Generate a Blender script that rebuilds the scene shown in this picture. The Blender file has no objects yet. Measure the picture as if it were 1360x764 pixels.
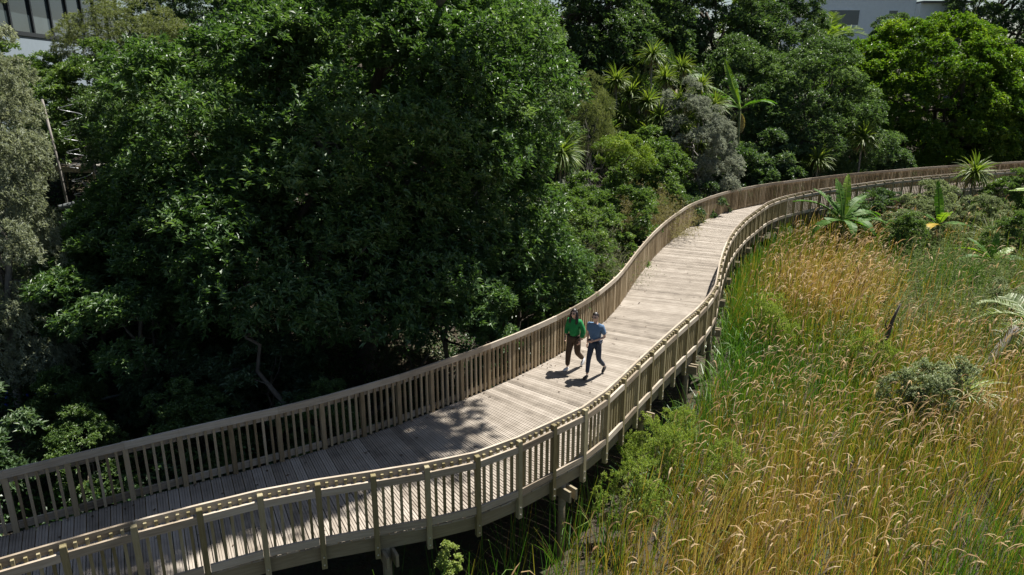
import bpy, bmesh, math
import numpy as np
from mathutils import Vector, Matrix

S = bpy.context.scene
R = math.radians
COL = S.collection

# ------------------------------------------------------------------ camera, sky, sun, exposure
cam_d = bpy.data.cameras.new('camera')
cam = bpy.data.objects.new('camera', cam_d); COL.objects.link(cam)
cam_d.sensor_width = 36.0
cam_d.lens = 36.0 * 950.0 / 1360.0
cam_d.clip_end = 4000.0
cam.location = (0, 0, 7.6)
cam.rotation_euler = (R(90 - 16.8), 0, 0)
S.camera = cam

SUN_EL, SUN_AZ = R(62), math.atan2(0.78, 0.63)      # azimuth from +Y towards +X
w = bpy.data.worlds.new('World'); S.world = w; w.use_nodes = True
nt = w.node_tree
bg = nt.nodes['Background']
sky = nt.nodes.new('ShaderNodeTexSky'); sky.sky_type = 'NISHITA'
sky.sun_disc = False; sky.sun_elevation = SUN_EL; sky.sun_rotation = SUN_AZ
nt.links.new(sky.outputs[0], bg.inputs[0]); bg.inputs[1].default_value = 0.041
sd = bpy.data.lights.new('sun', 'SUN'); sd.energy = 5.0; sd.angle = R(0.55); sd.color = (1.0, 0.96, 0.895)
sun = bpy.data.objects.new('sun', sd); COL.objects.link(sun)
tov = Vector((math.sin(SUN_AZ) * math.cos(SUN_EL), math.cos(SUN_AZ) * math.cos(SUN_EL), math.sin(SUN_EL)))
sun.rotation_euler = tov.to_track_quat('Z', 'Y').to_euler(); sun.location = (0, 0, 40)
S.view_settings.view_transform = 'Standard'
S.view_settings.look = 'None'
S.view_settings.exposure = 1.06
S.view_settings.gamma = 1.0
S.view_settings.use_curve_mapping = False
S.render.engine = 'CYCLES'
S.cycles.max_bounces = 6; S.cycles.diffuse_bounces = 3; S.cycles.glossy_bounces = 2
S.cycles.transmission_bounces = 4; S.cycles.transparent_max_bounces = 6

RNG = np.random.default_rng(11)

# ------------------------------------------------------------------ mesh helpers
def nrm(a):
    return a / np.maximum(np.linalg.norm(a, axis=-1, keepdims=True), 1e-9)

def mesh_np(name, V, F, tint=None, mats=(), mat_idx=None, smooth=False):
    """V (n,3); F list of int arrays (m,3) or (m,4); tint: per-face floats."""
    me = bpy.data.meshes.new(name)
    V = np.asarray(V, np.float32)
    Fs = [np.asarray(f, np.int32) for f in (F if isinstance(F, list) else [F]) if len(f)]
    nl = sum(f.size for f in Fs); nf = sum(len(f) for f in Fs)
    me.vertices.add(len(V)); me.vertices.foreach_set('co', V.ravel())
    me.loops.add(nl); me.loops.foreach_set('vertex_index', np.concatenate([f.ravel() for f in Fs]))
    tot = np.concatenate([np.full(len(f), f.shape[1], np.int32) for f in Fs])
    st = np.concatenate([[0], np.cumsum(tot)[:-1]]).astype(np.int32)
    me.polygons.add(nf)
    me.polygons.foreach_set('loop_start', st); me.polygons.foreach_set('loop_total', tot)
    if mat_idx is not None: me.polygons.foreach_set('material_index', np.asarray(mat_idx, np.int32))
    me.polygons.foreach_set('use_smooth', np.full(nf, bool(smooth)))
    if tint is not None:
        at = me.attributes.new('tint', 'FLOAT', 'FACE')
        at.data.foreach_set('value', np.asarray(tint, np.float32))
    for m in mats: me.materials.append(m)
    me.update(calc_edges=True)
    return me

def link(name, me, parent=None, loc=None, rotz=None):
    o = bpy.data.objects.new(name, me); COL.objects.link(o)
    if parent is not None: o.parent = parent
    if loc is not None: o.location = loc
    if rotz is not None: o.rotation_euler[2] = rotz
    return o

def tag(o, label, cat, group=None, kind=None):
    o['label'] = label; o['category'] = cat
    if group: o['group'] = group
    if kind: o['kind'] = kind
    return o

def thing(name, label, cat, loc=(0, 0, 0), rotz=0.0, group=None):
    o = bpy.data.objects.new(name, None); COL.objects.link(o)
    o.location = loc; o.rotation_euler = (0, 0, rotz); o.empty_display_size = 0.3
    return tag(o, label, cat, group)

class Geo:
    """Collects boxes, tubes and sheets into one mesh."""
    def __init__(s): s.V = []; s.F = []; s.T = []; s.n = 0; s.rng = np.random.default_rng(5)
    def add(s, V, F, t=None):
        V = np.asarray(V, float); F = np.asarray(F, int)
        s.V.append(V); s.F.append(F + s.n); s.n += len(V)
        s.T.append(np.full(len(F), s.rng.random() if t is None else t))
    BF = np.array([[0, 3, 2, 1], [4, 5, 6, 7], [0, 1, 5, 4], [1, 2, 6, 5], [2, 3, 7, 6], [3, 0, 4, 7]])
    def box(s, lo, hi, t=None):
        (x0, y0, z0), (x1, y1, z1) = lo, hi
        s.add([(x0, y0, z0), (x1, y0, z0), (x1, y1, z0), (x0, y1, z0), (x0, y0, z1), (x1, y0, z1), (x1, y1, z1), (x0, y1, z1)], s.BF, t)
    def hexa(s, bottom4, top4, t=None):
        s.add(list(bottom4) + list(top4), s.BF, t)
    def tube(s, pts, rad, n=7, t=None, cap=True):
        P = np.asarray(pts, float); k = len(P); rad = np.broadcast_to(np.asarray(rad, float), (k,))
        T = nrm(np.gradient(P, axis=0)); ref = np.array([0.31, 0.17, 0.93])
        if abs(nrm(P[-1] - P[0]) @ nrm(ref)) > 0.9: ref = np.array([1.0, 0.2, 0.1])
        A = nrm(np.cross(T, ref)); B = np.cross(T, A)
        th = np.arange(n) * 2 * np.pi / n
        ring = P[:, None] + rad[:, None, None] * (A[:, None] * np.cos(th)[None, :, None] + B[:, None] * np.sin(th)[None, :, None])
        V = ring.reshape(-1, 3)
        i = np.arange(k - 1)[:, None] * n; j = np.arange(n)[None]; j2 = (j + 1) % n
        F = np.stack([i + j, i + j2, i + n + j2, i + n + j], -1).reshape(-1, 4)
        t = s.rng.random() if t is None else t
        s.add(V, F, t)
        if cap:
            c = np.stack([P[0] - T[0] * rad[0] * .3, P[-1] + T[-1] * rad[-1] * .3]); b = s.n - len(V)
            s.V.append(c); 
            f = [[s.n, b + (q + 1) % n, b + q, s.n] for q in range(n)] + [[s.n + 1, b + (k - 1) * n + q, b + (k - 1) * n + (q + 1) % n, s.n + 1] for q in range(n)]
            s.tri = getattr(s, 'tri', []); s.tri += [x[:3] for x in f]; s.triT = getattr(s, 'triT', []) + [t] * len(f)
            s.n += 2
    def mesh(s, name, mat, smooth=False):
        V = np.concatenate(s.V); q = np.concatenate(s.F); T = np.concatenate(s.T); Fs = [q]
        if getattr(s, 'tri', None): Fs.append(np.array(s.tri)); T = np.concatenate([T, np.array(s.triT)])
        return mesh_np(name, V, Fs, T, [mat], smooth=smooth)
    def build(s, name, mat, parent=None, smooth=False, loc=None):
        return link(name, s.mesh(name, mat, smooth), parent, loc)

# ------------------------------------------------------------------ materials
def new_mat(name):
    m = bpy.data.materials.new(name); m.use_nodes = True
    n = m.node_tree.nodes; n.clear()
    return m, n, m.node_tree.links

def ramp(n, stops):
    r = n.new('ShaderNodeValToRGB'); e = r.color_ramp.elements
    e[0].position, e[0].color = stops[0][0], (*stops[0][1], 1)
    e[1].position, e[1].color = stops[-1][0], (*stops[-1][1], 1)
    for p, c in stops[1:-1]:
        k = e.new(p); k.color = (*c, 1)
    return r

def leaf_mat(name, cols, rough=0.4, trans=0.25, spec=0.5, tcol=None):
    m, n, l = new_mat(name)
    a = n.new('ShaderNodeAttribute'); a.attribute_name = 'tint'
    k = len(cols)
    r = ramp(n, [(i / (k - 1), c) for i, c in enumerate(cols)])
    l.new(a.outputs['Fac'], r.inputs[0])
    p = n.new('ShaderNodeBsdfPrincipled'); p.inputs['Roughness'].default_value = rough
    p.inputs['Specular IOR Level'].default_value = spec
    l.new(r.outputs[0], p.inputs['Base Color'])
    o = n.new('ShaderNodeOutputMaterial')
    if trans > 0:
        t = n.new('ShaderNodeBsdfTranslucent')
        mx = n.new('ShaderNodeMixRGB'); mx.blend_type = 'MULTIPLY'; mx.inputs[0].default_value = 1
        mx.inputs[2].default_value = (*(tcol or (1.5, 1.6, 0.6)), 1)
        l.new(r.outputs[0], mx.inputs[1]); l.new(mx.outputs[0], t.inputs[0])
        ms = n.new('ShaderNodeMixShader'); ms.inputs[0].default_value = trans
        l.new(p.outputs[0], ms.inputs[1]); l.new(t.outputs[0], ms.inputs[2]); l.new(ms.outputs[0], o.inputs[0])
    else:
        l.new(p.outputs[0], o.inputs[0])
    return m

def wood_mat(name, cols, rough=0.75, stretch=(1, 1, 1), per_obj=0.0, scale=6.0, contrast=0.45, bump=.3):
    """weathered timber: a tint per piece, streaky grain, blotches, a little grain bump"""
    m, n, l = new_mat(name)
    a = n.new('ShaderNodeAttribute'); a.attribute_name = 'tint'
    tc = n.new('ShaderNodeTexCoord')
    mp = n.new('ShaderNodeMapping'); mp.inputs['Scale'].default_value = stretch
    l.new(tc.outputs['Object'], mp.inputs[0])
    g = n.new('ShaderNodeTexNoise'); g.inputs['Scale'].default_value = scale; g.inputs['Detail'].default_value = 5
    l.new(mp.outputs[0], g.inputs['Vector'])
    b = n.new('ShaderNodeTexNoise'); b.inputs['Scale'].default_value = 0.9; b.inputs['Detail'].default_value = 4
    l.new(tc.outputs['Object'], b.inputs['Vector'])
    def math_(op, x, y):
        q = n.new('ShaderNodeMath'); q.operation = op
        for i, v in enumerate((x, y)):
            if isinstance(v, (int, float)): q.inputs[i].default_value = v
            else: l.new(v, q.inputs[i])
        return q.outputs[0]
    v = math_('MULTIPLY', a.outputs['Fac'], 0.72)
    if per_obj:
        oi = n.new('ShaderNodeObjectInfo'); v = math_('MULTIPLY', oi.outputs['Random'], 0.72)
    v = math_('ADD', v, math_('MULTIPLY', math_('SUBTRACT', g.outputs['Fac'], 0.5), contrast * 2))
    v = math_('ADD', v, math_('MULTIPLY', math_('SUBTRACT', b.outputs['Fac'], 0.5), contrast * 1.2))
    v = math_('ADD', v, 0.14)
    k = len(cols)
    r = ramp(n, [(i / (k - 1), c) for i, c in enumerate(cols)]); l.new(v, r.inputs[0])
    p = n.new('ShaderNodeBsdfPrincipled'); p.inputs['Roughness'].default_value = rough
    p.inputs['Specular IOR Level'].default_value = 0.3
    l.new(r.outputs[0], p.inputs['Base Color'])
    bp = n.new('ShaderNodeBump'); bp.inputs['Strength'].default_value = bump; bp.inputs['Distance'].default_value = 0.01
    l.new(g.outputs['Fac'], bp.inputs['Height']); l.new(bp.outputs[0], p.inputs['Normal'])
    o = n.new('ShaderNodeOutputMaterial'); l.new(p.outputs[0], o.inputs[0])
    return m

def plain(name, col, rough=0.6, metal=0.0, noise=0.25, scale=8.0, bump=0.0, spec=0.5):
    m, n, l = new_mat(name)
    p = n.new('ShaderNodeBsdfPrincipled'); p.inputs['Roughness'].default_value = rough; p.inputs['Metallic'].default_value = metal
    p.inputs['Specular IOR Level'].default_value = spec
    tc = n.new('ShaderNodeTexCoord'); x = n.new('ShaderNodeTexNoise'); x.inputs['Scale'].default_value = scale; x.inputs['Detail'].default_value = 5
    l.new(tc.outputs['Object'], x.inputs['Vector'])
    c = np.array(col)
    r = ramp(n, [(0.3, tuple(np.clip(c * (1 - noise), 0, 1))), (0.7, tuple(np.clip(c * (1 + noise), 0, 1)))])
    l.new(x.outputs['Fac'], r.inputs[0]); l.new(r.outputs[0], p.inputs['Base Color'])
    if bump:
        bp = n.new('ShaderNodeBump'); bp.inputs['Strength'].default_value = bump; bp.inputs['Distance'].default_value = 0.05
        l.new(x.outputs['Fac'], bp.inputs['Height']); l.new(bp.outputs[0], p.inputs['Normal'])
    o = n.new('ShaderNodeOutputMaterial'); l.new(p.outputs[0], o.inputs[0])
    return m

M = {}
M['deck'] = wood_mat('deck_timber', [(.125, .104, .082), (.25, .215, .174), (.335, .293, .244), (.415, .37, .315)], stretch=(1, 1, 1), scale=3.0, contrast=0.40, bump=.06)
M['rail'] = wood_mat('weathered_rail_timber', [(.145, .113, .08), (.26, .212, .155), (.37, .312, .24), (.46, .405, .33)], stretch=(.6, .6, 9), scale=5)
M['picket'] = wood_mat('weathered_picket_timber', [(.155, .112, .058), (.275, .21, .125), (.375, .30, .192), (.47, .39, .275)], stretch=(9, 9, .8), scale=5, per_obj=1)
M['treated'] = wood_mat('treated_pine', [(.115, .093, .04), (.19, .158, .078), (.255, .215, .118), (.33, .29, .185)], stretch=(9, 9, .8), scale=5, per_obj=1)
M['treated_m'] = wood_mat('treated_pine_pieces', [(.115, .093, .04), (.19, .158, .078), (.255, .215, .118), (.33, .29, .185)], stretch=(9, 9, .8), scale=5)
M['beam'] = wood_mat('beam_timber', [(.09, .07, .04), (.17, .138, .085), (.23, .19, .122), (.29, .25, .17)], stretch=(.7, .7, 8), scale=5)
M['bolt'] = plain('galvanised_steel', (.55, .56, .55), .4, .9, .1)
M['bark'] = wood_mat('bark', [(.03, .022, .015), (.07, .055, .04), (.11, .09, .07), (.17, .15, .12)], rough=.9, stretch=(5, 5, 1), scale=4)
M['bark_grey'] = wood_mat('grey_dead_wood', [(.05, .045, .04), (.13, .115, .10), (.22, .20, .18), (.32, .30, .27)], rough=.9, stretch=(5, 5, 1), scale=4)
M['glossy'] = leaf_mat('glossy_dark_leaf', [(.030, .066, .022), (.050, .102, .031), (.078, .145, .043), (.18, .26, .12)], .44, .32, .55)
M['glossy2'] = leaf_mat('glossy_cool_leaf', [(.036, .070, .028), (.060, .108, .042), (.088, .146, .058), (.19, .26, .14)], .44, .32, .55)
M['bright'] = leaf_mat('bright_leaf', [(.030, .080, .010), (.06, .125, .015), (.105, .18, .02), (.19, .26, .03)], .42, .4)
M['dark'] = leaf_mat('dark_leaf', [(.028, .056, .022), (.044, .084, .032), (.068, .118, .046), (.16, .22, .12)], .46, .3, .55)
M['grey'] = leaf_mat('grey_green_leaf', [(.125, .150, .095), (.20, .228, .155), (.275, .305, .22), (.40, .425, .33)], .5, .35, .3, (1.2, 1.2, .8))
M['olive'] = leaf_mat('olive_leaf', [(.065, .083, .036), (.105, .13, .06), (.155, .18, .085), (.24, .255, .14)], .5, .32)
M['silver'] = leaf_mat('silver_leaf', [(.12, .14, .105), (.20, .225, .175), (.29, .315, .255), (.41, .44, .37)], .5, .3, .3, (1.1, 1.1, .9))
M['mid'] = leaf_mat('mid_green_leaf', [(.040, .078, .020), (.068, .122, .034), (.110, .175, .052), (.185, .25, .09)], .4, .36)
M['yellow'] = leaf_mat('yellow_green_leaf', [(.065, .12, .015), (.125, .20, .03), (.20, .28, .045), (.32, .37, .08)], .45, .3)
M['lime'] = leaf_mat('lime_weed_leaf', [(.11, .17, .03), (.18, .25, .05), (.26, .32, .08), (.36, .40, .14)], .5, .3)
M['tan'] = leaf_mat('tan_twig_leaf', [(.11, .10, .04), (.19, .17, .07), (.27, .235, .11), (.35, .31, .17)], .6, .2)
M['twig'] = leaf_mat('bare_twig', [(.07, .055, .04), (.13, .105, .08), (.20, .17, .135), (.28, .25, .20)], .7, .0)
M['flax'] = leaf_mat('strap_leaf', [(.055, .10, .020), (.10, .155, .03), (.16, .21, .045), (.27, .29, .09)], .5, .35, .3)
M['deadstrap'] = leaf_mat('dead_strap_leaf', [(.10, .075, .04), (.18, .14, .075), (.27, .21, .12), (.36, .30, .19)], .6, .15)
M['banana'] = leaf_mat('banana_leaf', [(.030, .085, .012), (.05, .125, .016), (.075, .165, .02), (.16, .25, .05)], .55, .35, .2)
M['banana_y'] = leaf_mat('yellowed_banana_leaf', [(.28, .22, .02), (.40, .28, .025), (.50, .33, .03), (.55, .42, .08)], .45, .3, .4, (1.2, 1.1, .6))
M['banana_l'] = leaf_mat('young_banana_leaf', [(.11, .20, .015), (.16, .27, .02), (.21, .32, .03), (.27, .37, .05)], .38, .35)
M['stem'] = plain('pseudostem', (.12, .13, .05), .6, 0, .4, 6)
M['reed'] = leaf_mat('reed_stem', [(.045, .135, .016), (.085, .185, .024), (.17, .215, .032), (.27, .23, .045), (.26, .145, .04), (.44, .36, .18)], .5, .45, .4, (1.3, 1.2, .6))
M['head'] = leaf_mat('reed_flower_head', [(.27, .16, .075), (.38, .255, .125), (.47, .345, .19), (.60, .48, .32)], .65, .4, .2, (1.1, 1.0, .8))
M['sedge'] = leaf_mat('green_sedge', [(.03, .085, .015), (.06, .145, .022), (.11, .205, .035), (.22, .29, .08)], .42, .28)
M['weed'] = leaf_mat('pale_weed_leaf', [(.10, .14, .06), (.17, .215, .10), (.25, .29, .155), (.38, .41, .26)], .5, .25, .35, (1.2, 1.25, .8))
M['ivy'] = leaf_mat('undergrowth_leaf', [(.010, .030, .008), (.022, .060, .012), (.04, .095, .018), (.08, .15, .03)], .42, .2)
M['litter'] = leaf_mat('leaf_litter', [(.03, .02, .012), (.06, .04, .022), (.10, .065, .038), (.16, .11, .07)], .7, .0)
M['fern'] = leaf_mat('pale_fern', [(.16, .22, .09), (.24, .30, .14), (.32, .37, .20), (.42, .46, .29)], .5, .25)
M['white_wall'] = plain('white_weatherboard', (.86, .88, .88), .6, 0, .04, 3)
M['shade_toned_wall'] = plain('shade_toned_white_paint', (.22, .265, .30), .6, 0, .04, 3)  # white wall; its bluish shaded look is put into the base colour
M['roof'] = plain('grey_roof', (.16, .16, .17), .5, .2, .15)
M['dark_frame'] = plain('black_window_frame', (.02, .022, .025), .4, .3, .1)
M['glass'] = plain('grey_tinted_glass', (.035, .048, .052), .06, 0, .35, .4, 0, .8)
M['blind'] = plain('grey_blind_glass', (.07, .09, .098), .12, 0, .2, .5, 0, .8)
M['pipe'] = plain('pale_pipe', (.24, .26, .26), .45, 0, .2, 5)
M['wire'] = plain('galvanised_wire', (.42, .43, .44), .4, .5, .1)

# ground: damp soil with litter and mossy patches
m, n, l = new_mat('damp_soil')
tc = n.new('ShaderNodeTexCoord')
a = n.new('ShaderNodeTexNoise'); a.inputs['Scale'].default_value = .7; a.inputs['Detail'].default_value = 8
b = n.new('ShaderNodeTexNoise'); b.inputs['Scale'].default_value = 9; b.inputs['Detail'].default_value = 6
l.new(tc.outputs['Object'], a.inputs['Vector']); l.new(tc.outputs['Object'], b.inputs['Vector'])
r1 = ramp(n, [(.35, (.03, .022, .014)), (.55, (.05, .042, .022)), (.7, (.04, .055, .018))]); l.new(a.outputs['Fac'], r1.inputs[0])
mx = n.new('ShaderNodeMixRGB'); mx.blend_type = 'OVERLAY'; mx.inputs[0].default_value = .7
l.new(r1.outputs[0], mx.inputs[1]); l.new(b.outputs['Color'], mx.inputs[2])
p = n.new('ShaderNodeBsdfPrincipled'); p.inputs['Roughness'].default_value = .95
bp = n.new('ShaderNodeBump'); bp.inputs['Strength'].default_value = .8; bp.inputs['Distance'].default_value = .1
l.new(b.outputs['Fac'], bp.inputs['Height']); l.new(bp.outputs[0], p.inputs['Normal'])
l.new(mx.outputs[0], p.inputs['Base Color'])
o = n.new('ShaderNodeOutputMaterial'); l.new(p.outputs[0], o.inputs[0])
M['soil'] = m

# ------------------------------------------------------------------ the boardwalk's two edges (plan, metres)
LP = np.array([(-16.0, 5.5), (-12.2, 8.1), (-8.52, 10.5), (-7.57, 11.11), (-6.7, 11.72), (-4.96, 12.62), (-3.66, 13.47), (-2.37, 14.5), (0.0, 16.84), (1.64, 18.9), (2.63, 20.57), (3.63, 22.75), (4.47, 25.28), (5.4, 27.84), (6.84, 31.35), (9.07, 35.89), (12.0, 39.8), (15.22, 42.6), (21.68, 46.73), (28.9, 50.2), (37.3, 53.4), (47, 56.6), (60, 60.5)])
RP = np.array([(-14.6, 3.2), (-10.8, 5.8), (-7.03, 8.32), (-5.66, 9.16), (-4.88, 9.57), (-4.09, 9.97), (-3.17, 10.32), (-1.7, 10.75), (-0.75, 11.08), (0.0, 11.62), (0.64, 12.22), (1.51, 13.05), (1.96, 13.72), (2.39, 14.46), (2.83, 15.25), (3.29, 16.01), (3.7, 16.71), (4.17, 17.48), (4.61, 18.2), (5.33, 19.34), (5.9, 20.45), (6.33, 21.4), (6.66, 22.4), (7.14, 23.9), (7.78, 25.73), (8.58, 27.84), (9.52, 29.99), (10.69, 32.3), (12.02, 34.56)])
def arclen(P): return np.r_[0, np.cumsum(np.linalg.norm(np.diff(P, axis=0), axis=1))]
def resample(P, step):
    s = arclen(P); q = np.linspace(0, s[-1], int(round(s[-1] / step)) + 1)
    return np.stack([np.interp(q, s, P[:, i]) for i in range(P.shape[1])], 1)
def smooth(P, sig):
    k = np.arange(-int(3 * sig), int(3 * sig) + 1); g = np.exp(-.5 * (k / sig) ** 2); g /= g.sum()
    h = len(k) // 2
    Q = np.pad(P, ((h, h), (0, 0)), mode='reflect', reflect_type='odd')
    return np.stack([np.convolve(Q[:, i], g, 'valid') for i in range(P.shape[1])], 1)
Ld = smooth(resample(LP, .1), 11)
tl = nrm(np.gradient(Ld, axis=0)); nr = np.stack([tl[:, 1], -tl[:, 0]], 1)
off = Ld + nr * 2.95
k0 = np.argmin(np.linalg.norm(off - RP[-1], axis=1))
RP = np.concatenate([RP, off[k0 + 20::15]])
Rd = smooth(resample(RP, .1), 3)
def at_s(P, s):
    q = arclen(P); return np.stack([np.interp(s, q, P[:, i]) for i in (0, 1)], -1)
# pair stations across the path
sL = arclen(Ld); sR = arclen(Rd)
ctl = np.arange(0, sL[-1] - 1.0, 2.2)
pr = []
for s in ctl:
    pL = at_s(Ld, s)
    i = np.argmin(np.linalg.norm(Rd - pL, axis=1)); pr.append(sR[i])
pr = np.maximum.accumulate(np.array(pr))
pr = smooth(pr[:, None], 1.2)[:, 0]
def pairL(s): return at_s(Ld, s)
def pairR(s): return at_s(Rd, np.interp(s, ctl, pr))

def dist_left(X, Y):
    """signed distance from the inland edge, positive on the inland side"""
    Q = Ld[::4]; T = tl[::4]
    X = np.asarray(X, float); Y = np.asarray(Y, float); sh = X.shape
    x = X.ravel(); y = Y.ravel(); d = np.empty(len(x))
    for a in range(0, len(x), 4000):
        dx = x[a:a + 4000, None] - Q[None, :, 0]; dy = y[a:a + 4000, None] - Q[None, :, 1]
        dd = dx * dx + dy * dy; i = dd.argmin(1); j = np.arange(len(i))
        sg = np.sign(T[i, 0] * dy[j, i] - T[i, 1] * dx[j, i])
        d[a:a + 4000] = sg * np.sqrt(dd[j, i])
    return d.reshape(sh)
def dist_right(X, Y):
    Q = Rd[::3]
    d = np.empty(len(X))
    for a in range(0, len(X), 4000):
        dd = (X[a:a + 4000, None] - Q[None, :, 0]) ** 2 + (Y[a:a + 4000, None] - Q[None, :, 1]) ** 2
        d[a:a + 4000] = np.sqrt(dd.min(1))
    return d
def ground_z(X, Y):
    d = dist_left(X, Y)
    up = 0.40 * np.clip(d - 5, 0, 17) + 0.10 * np.clip(d - 22, 0, 60)
    w_ = .14 * np.sin(X * .83 + 1) * np.sin(Y * .71) + .08 * np.sin(X * 2.1) * np.cos(Y * 1.7 + .5)
    return -2.1 + up + w_
def gz(x, y): return float(ground_z(np.array([x]), np.array([y]))[0])

# ------------------------------------------------------------------ ground sheet
ax = np.unique(np.concatenate([np.linspace(-900, -60, 9), np.linspace(-60, 90, 151), np.linspace(90, 900, 9)]))
ay = np.unique(np.concatenate([np.linspace(-900, -10, 9), np.linspace(-10, 125, 136), np.linspace(125, 1500, 12)]))
GX, GY = np.meshgrid(ax, ay)
GZ = ground_z(GX, GY)
V = np.stack([GX, GY, GZ], -1).reshape(-1, 3)
nx = len(ax); i, j = np.meshgrid(np.arange(len(ay) - 1), np.arange(nx - 1), indexing='ij'); q = (i * nx + j).ravel()
g = link('ground', mesh_np('ground', V, np.stack([q, q + 1, q + nx + 1, q + nx], 1), None, [M['soil']], smooth=True))
tag(g, 'dark damp soil under the wetland and the planted bank', 'ground', kind='structure')

# ------------------------------------------------------------------ boardwalk
bw = thing('boardwalk', 'long curving raised timber boardwalk with picket railings through the wetland', 'boardwalk', (0, 0, 0))
# deck: grooved boards laid across the path
s0 = 0.0; pitch = .19
lenc = (sL[-1] - 2.0)
ss = np.arange(0, lenc, pitch)
prof = [(.038, -.032), (.038, -.002), (.046, 0.)]
for x_, hw_, dp_ in ((.27, .022, -.010), (.5, .036, -.016), (.73, .022, -.010)):
    prof += [(x_ - hw_ - .008, 0.), (x_ - hw_, dp_), (x_ + hw_, dp_), (x_ + hw_ + .008, 0.)]
prof += [(.954, 0.), (.962, -.002), (.962, -.032)]
A = np.array(prof)
rb = np.random.default_rng(3)
Vd = []; Fd = []; Td = []; nv = 0
Lp = pairL(ss); Rp = pairR(ss)
for k in range(len(ss) - 1):
    l0, l1, r0, r1 = Lp[k], Lp[k + 1], Rp[k], Rp[k + 1]
    ux = nrm((r0 - l0)[None])[0]
    e1, e2 = .085 + rb.uniform(-.008, .012), .085 + rb.uniform(-.008, .012)
    l0, l1, r0, r1 = l0 - ux * e1, l1 - ux * e1, r0 + ux * e2, r1 + ux * e2
    a_ = A[:, :1]; dz = rb.uniform(-.0025, .0025)
    pl = l0 + (l1 - l0) * a_; pr_ = r0 + (r1 - r0) * a_
    z = (A[:, 1] + dz)[:, None]
    V = np.concatenate([np.hstack([pl, z]), np.hstack([pr_, z])]); m_ = len(A)
    i = np.arange(m_ - 1)
    F = np.stack([i, i + m_, i + m_ + 1, i + 1], 1)
    ends = np.array([[0, 1, m_ - 2, m_ - 1], [m_, 2 * m_ - 1, 2 * m_ - 2, m_ + 1]])
    Vd.append(V); Fd.append(np.concatenate([F, ends]) + nv); nv += len(V)
    Td.append(np.full(len(F) + 2, rb.beta(2.6, 2.3)))
link('deck', mesh_np('deck', np.concatenate(Vd), np.concatenate(Fd), np.concatenate(Td), [M['deck']]), bw)

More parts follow.
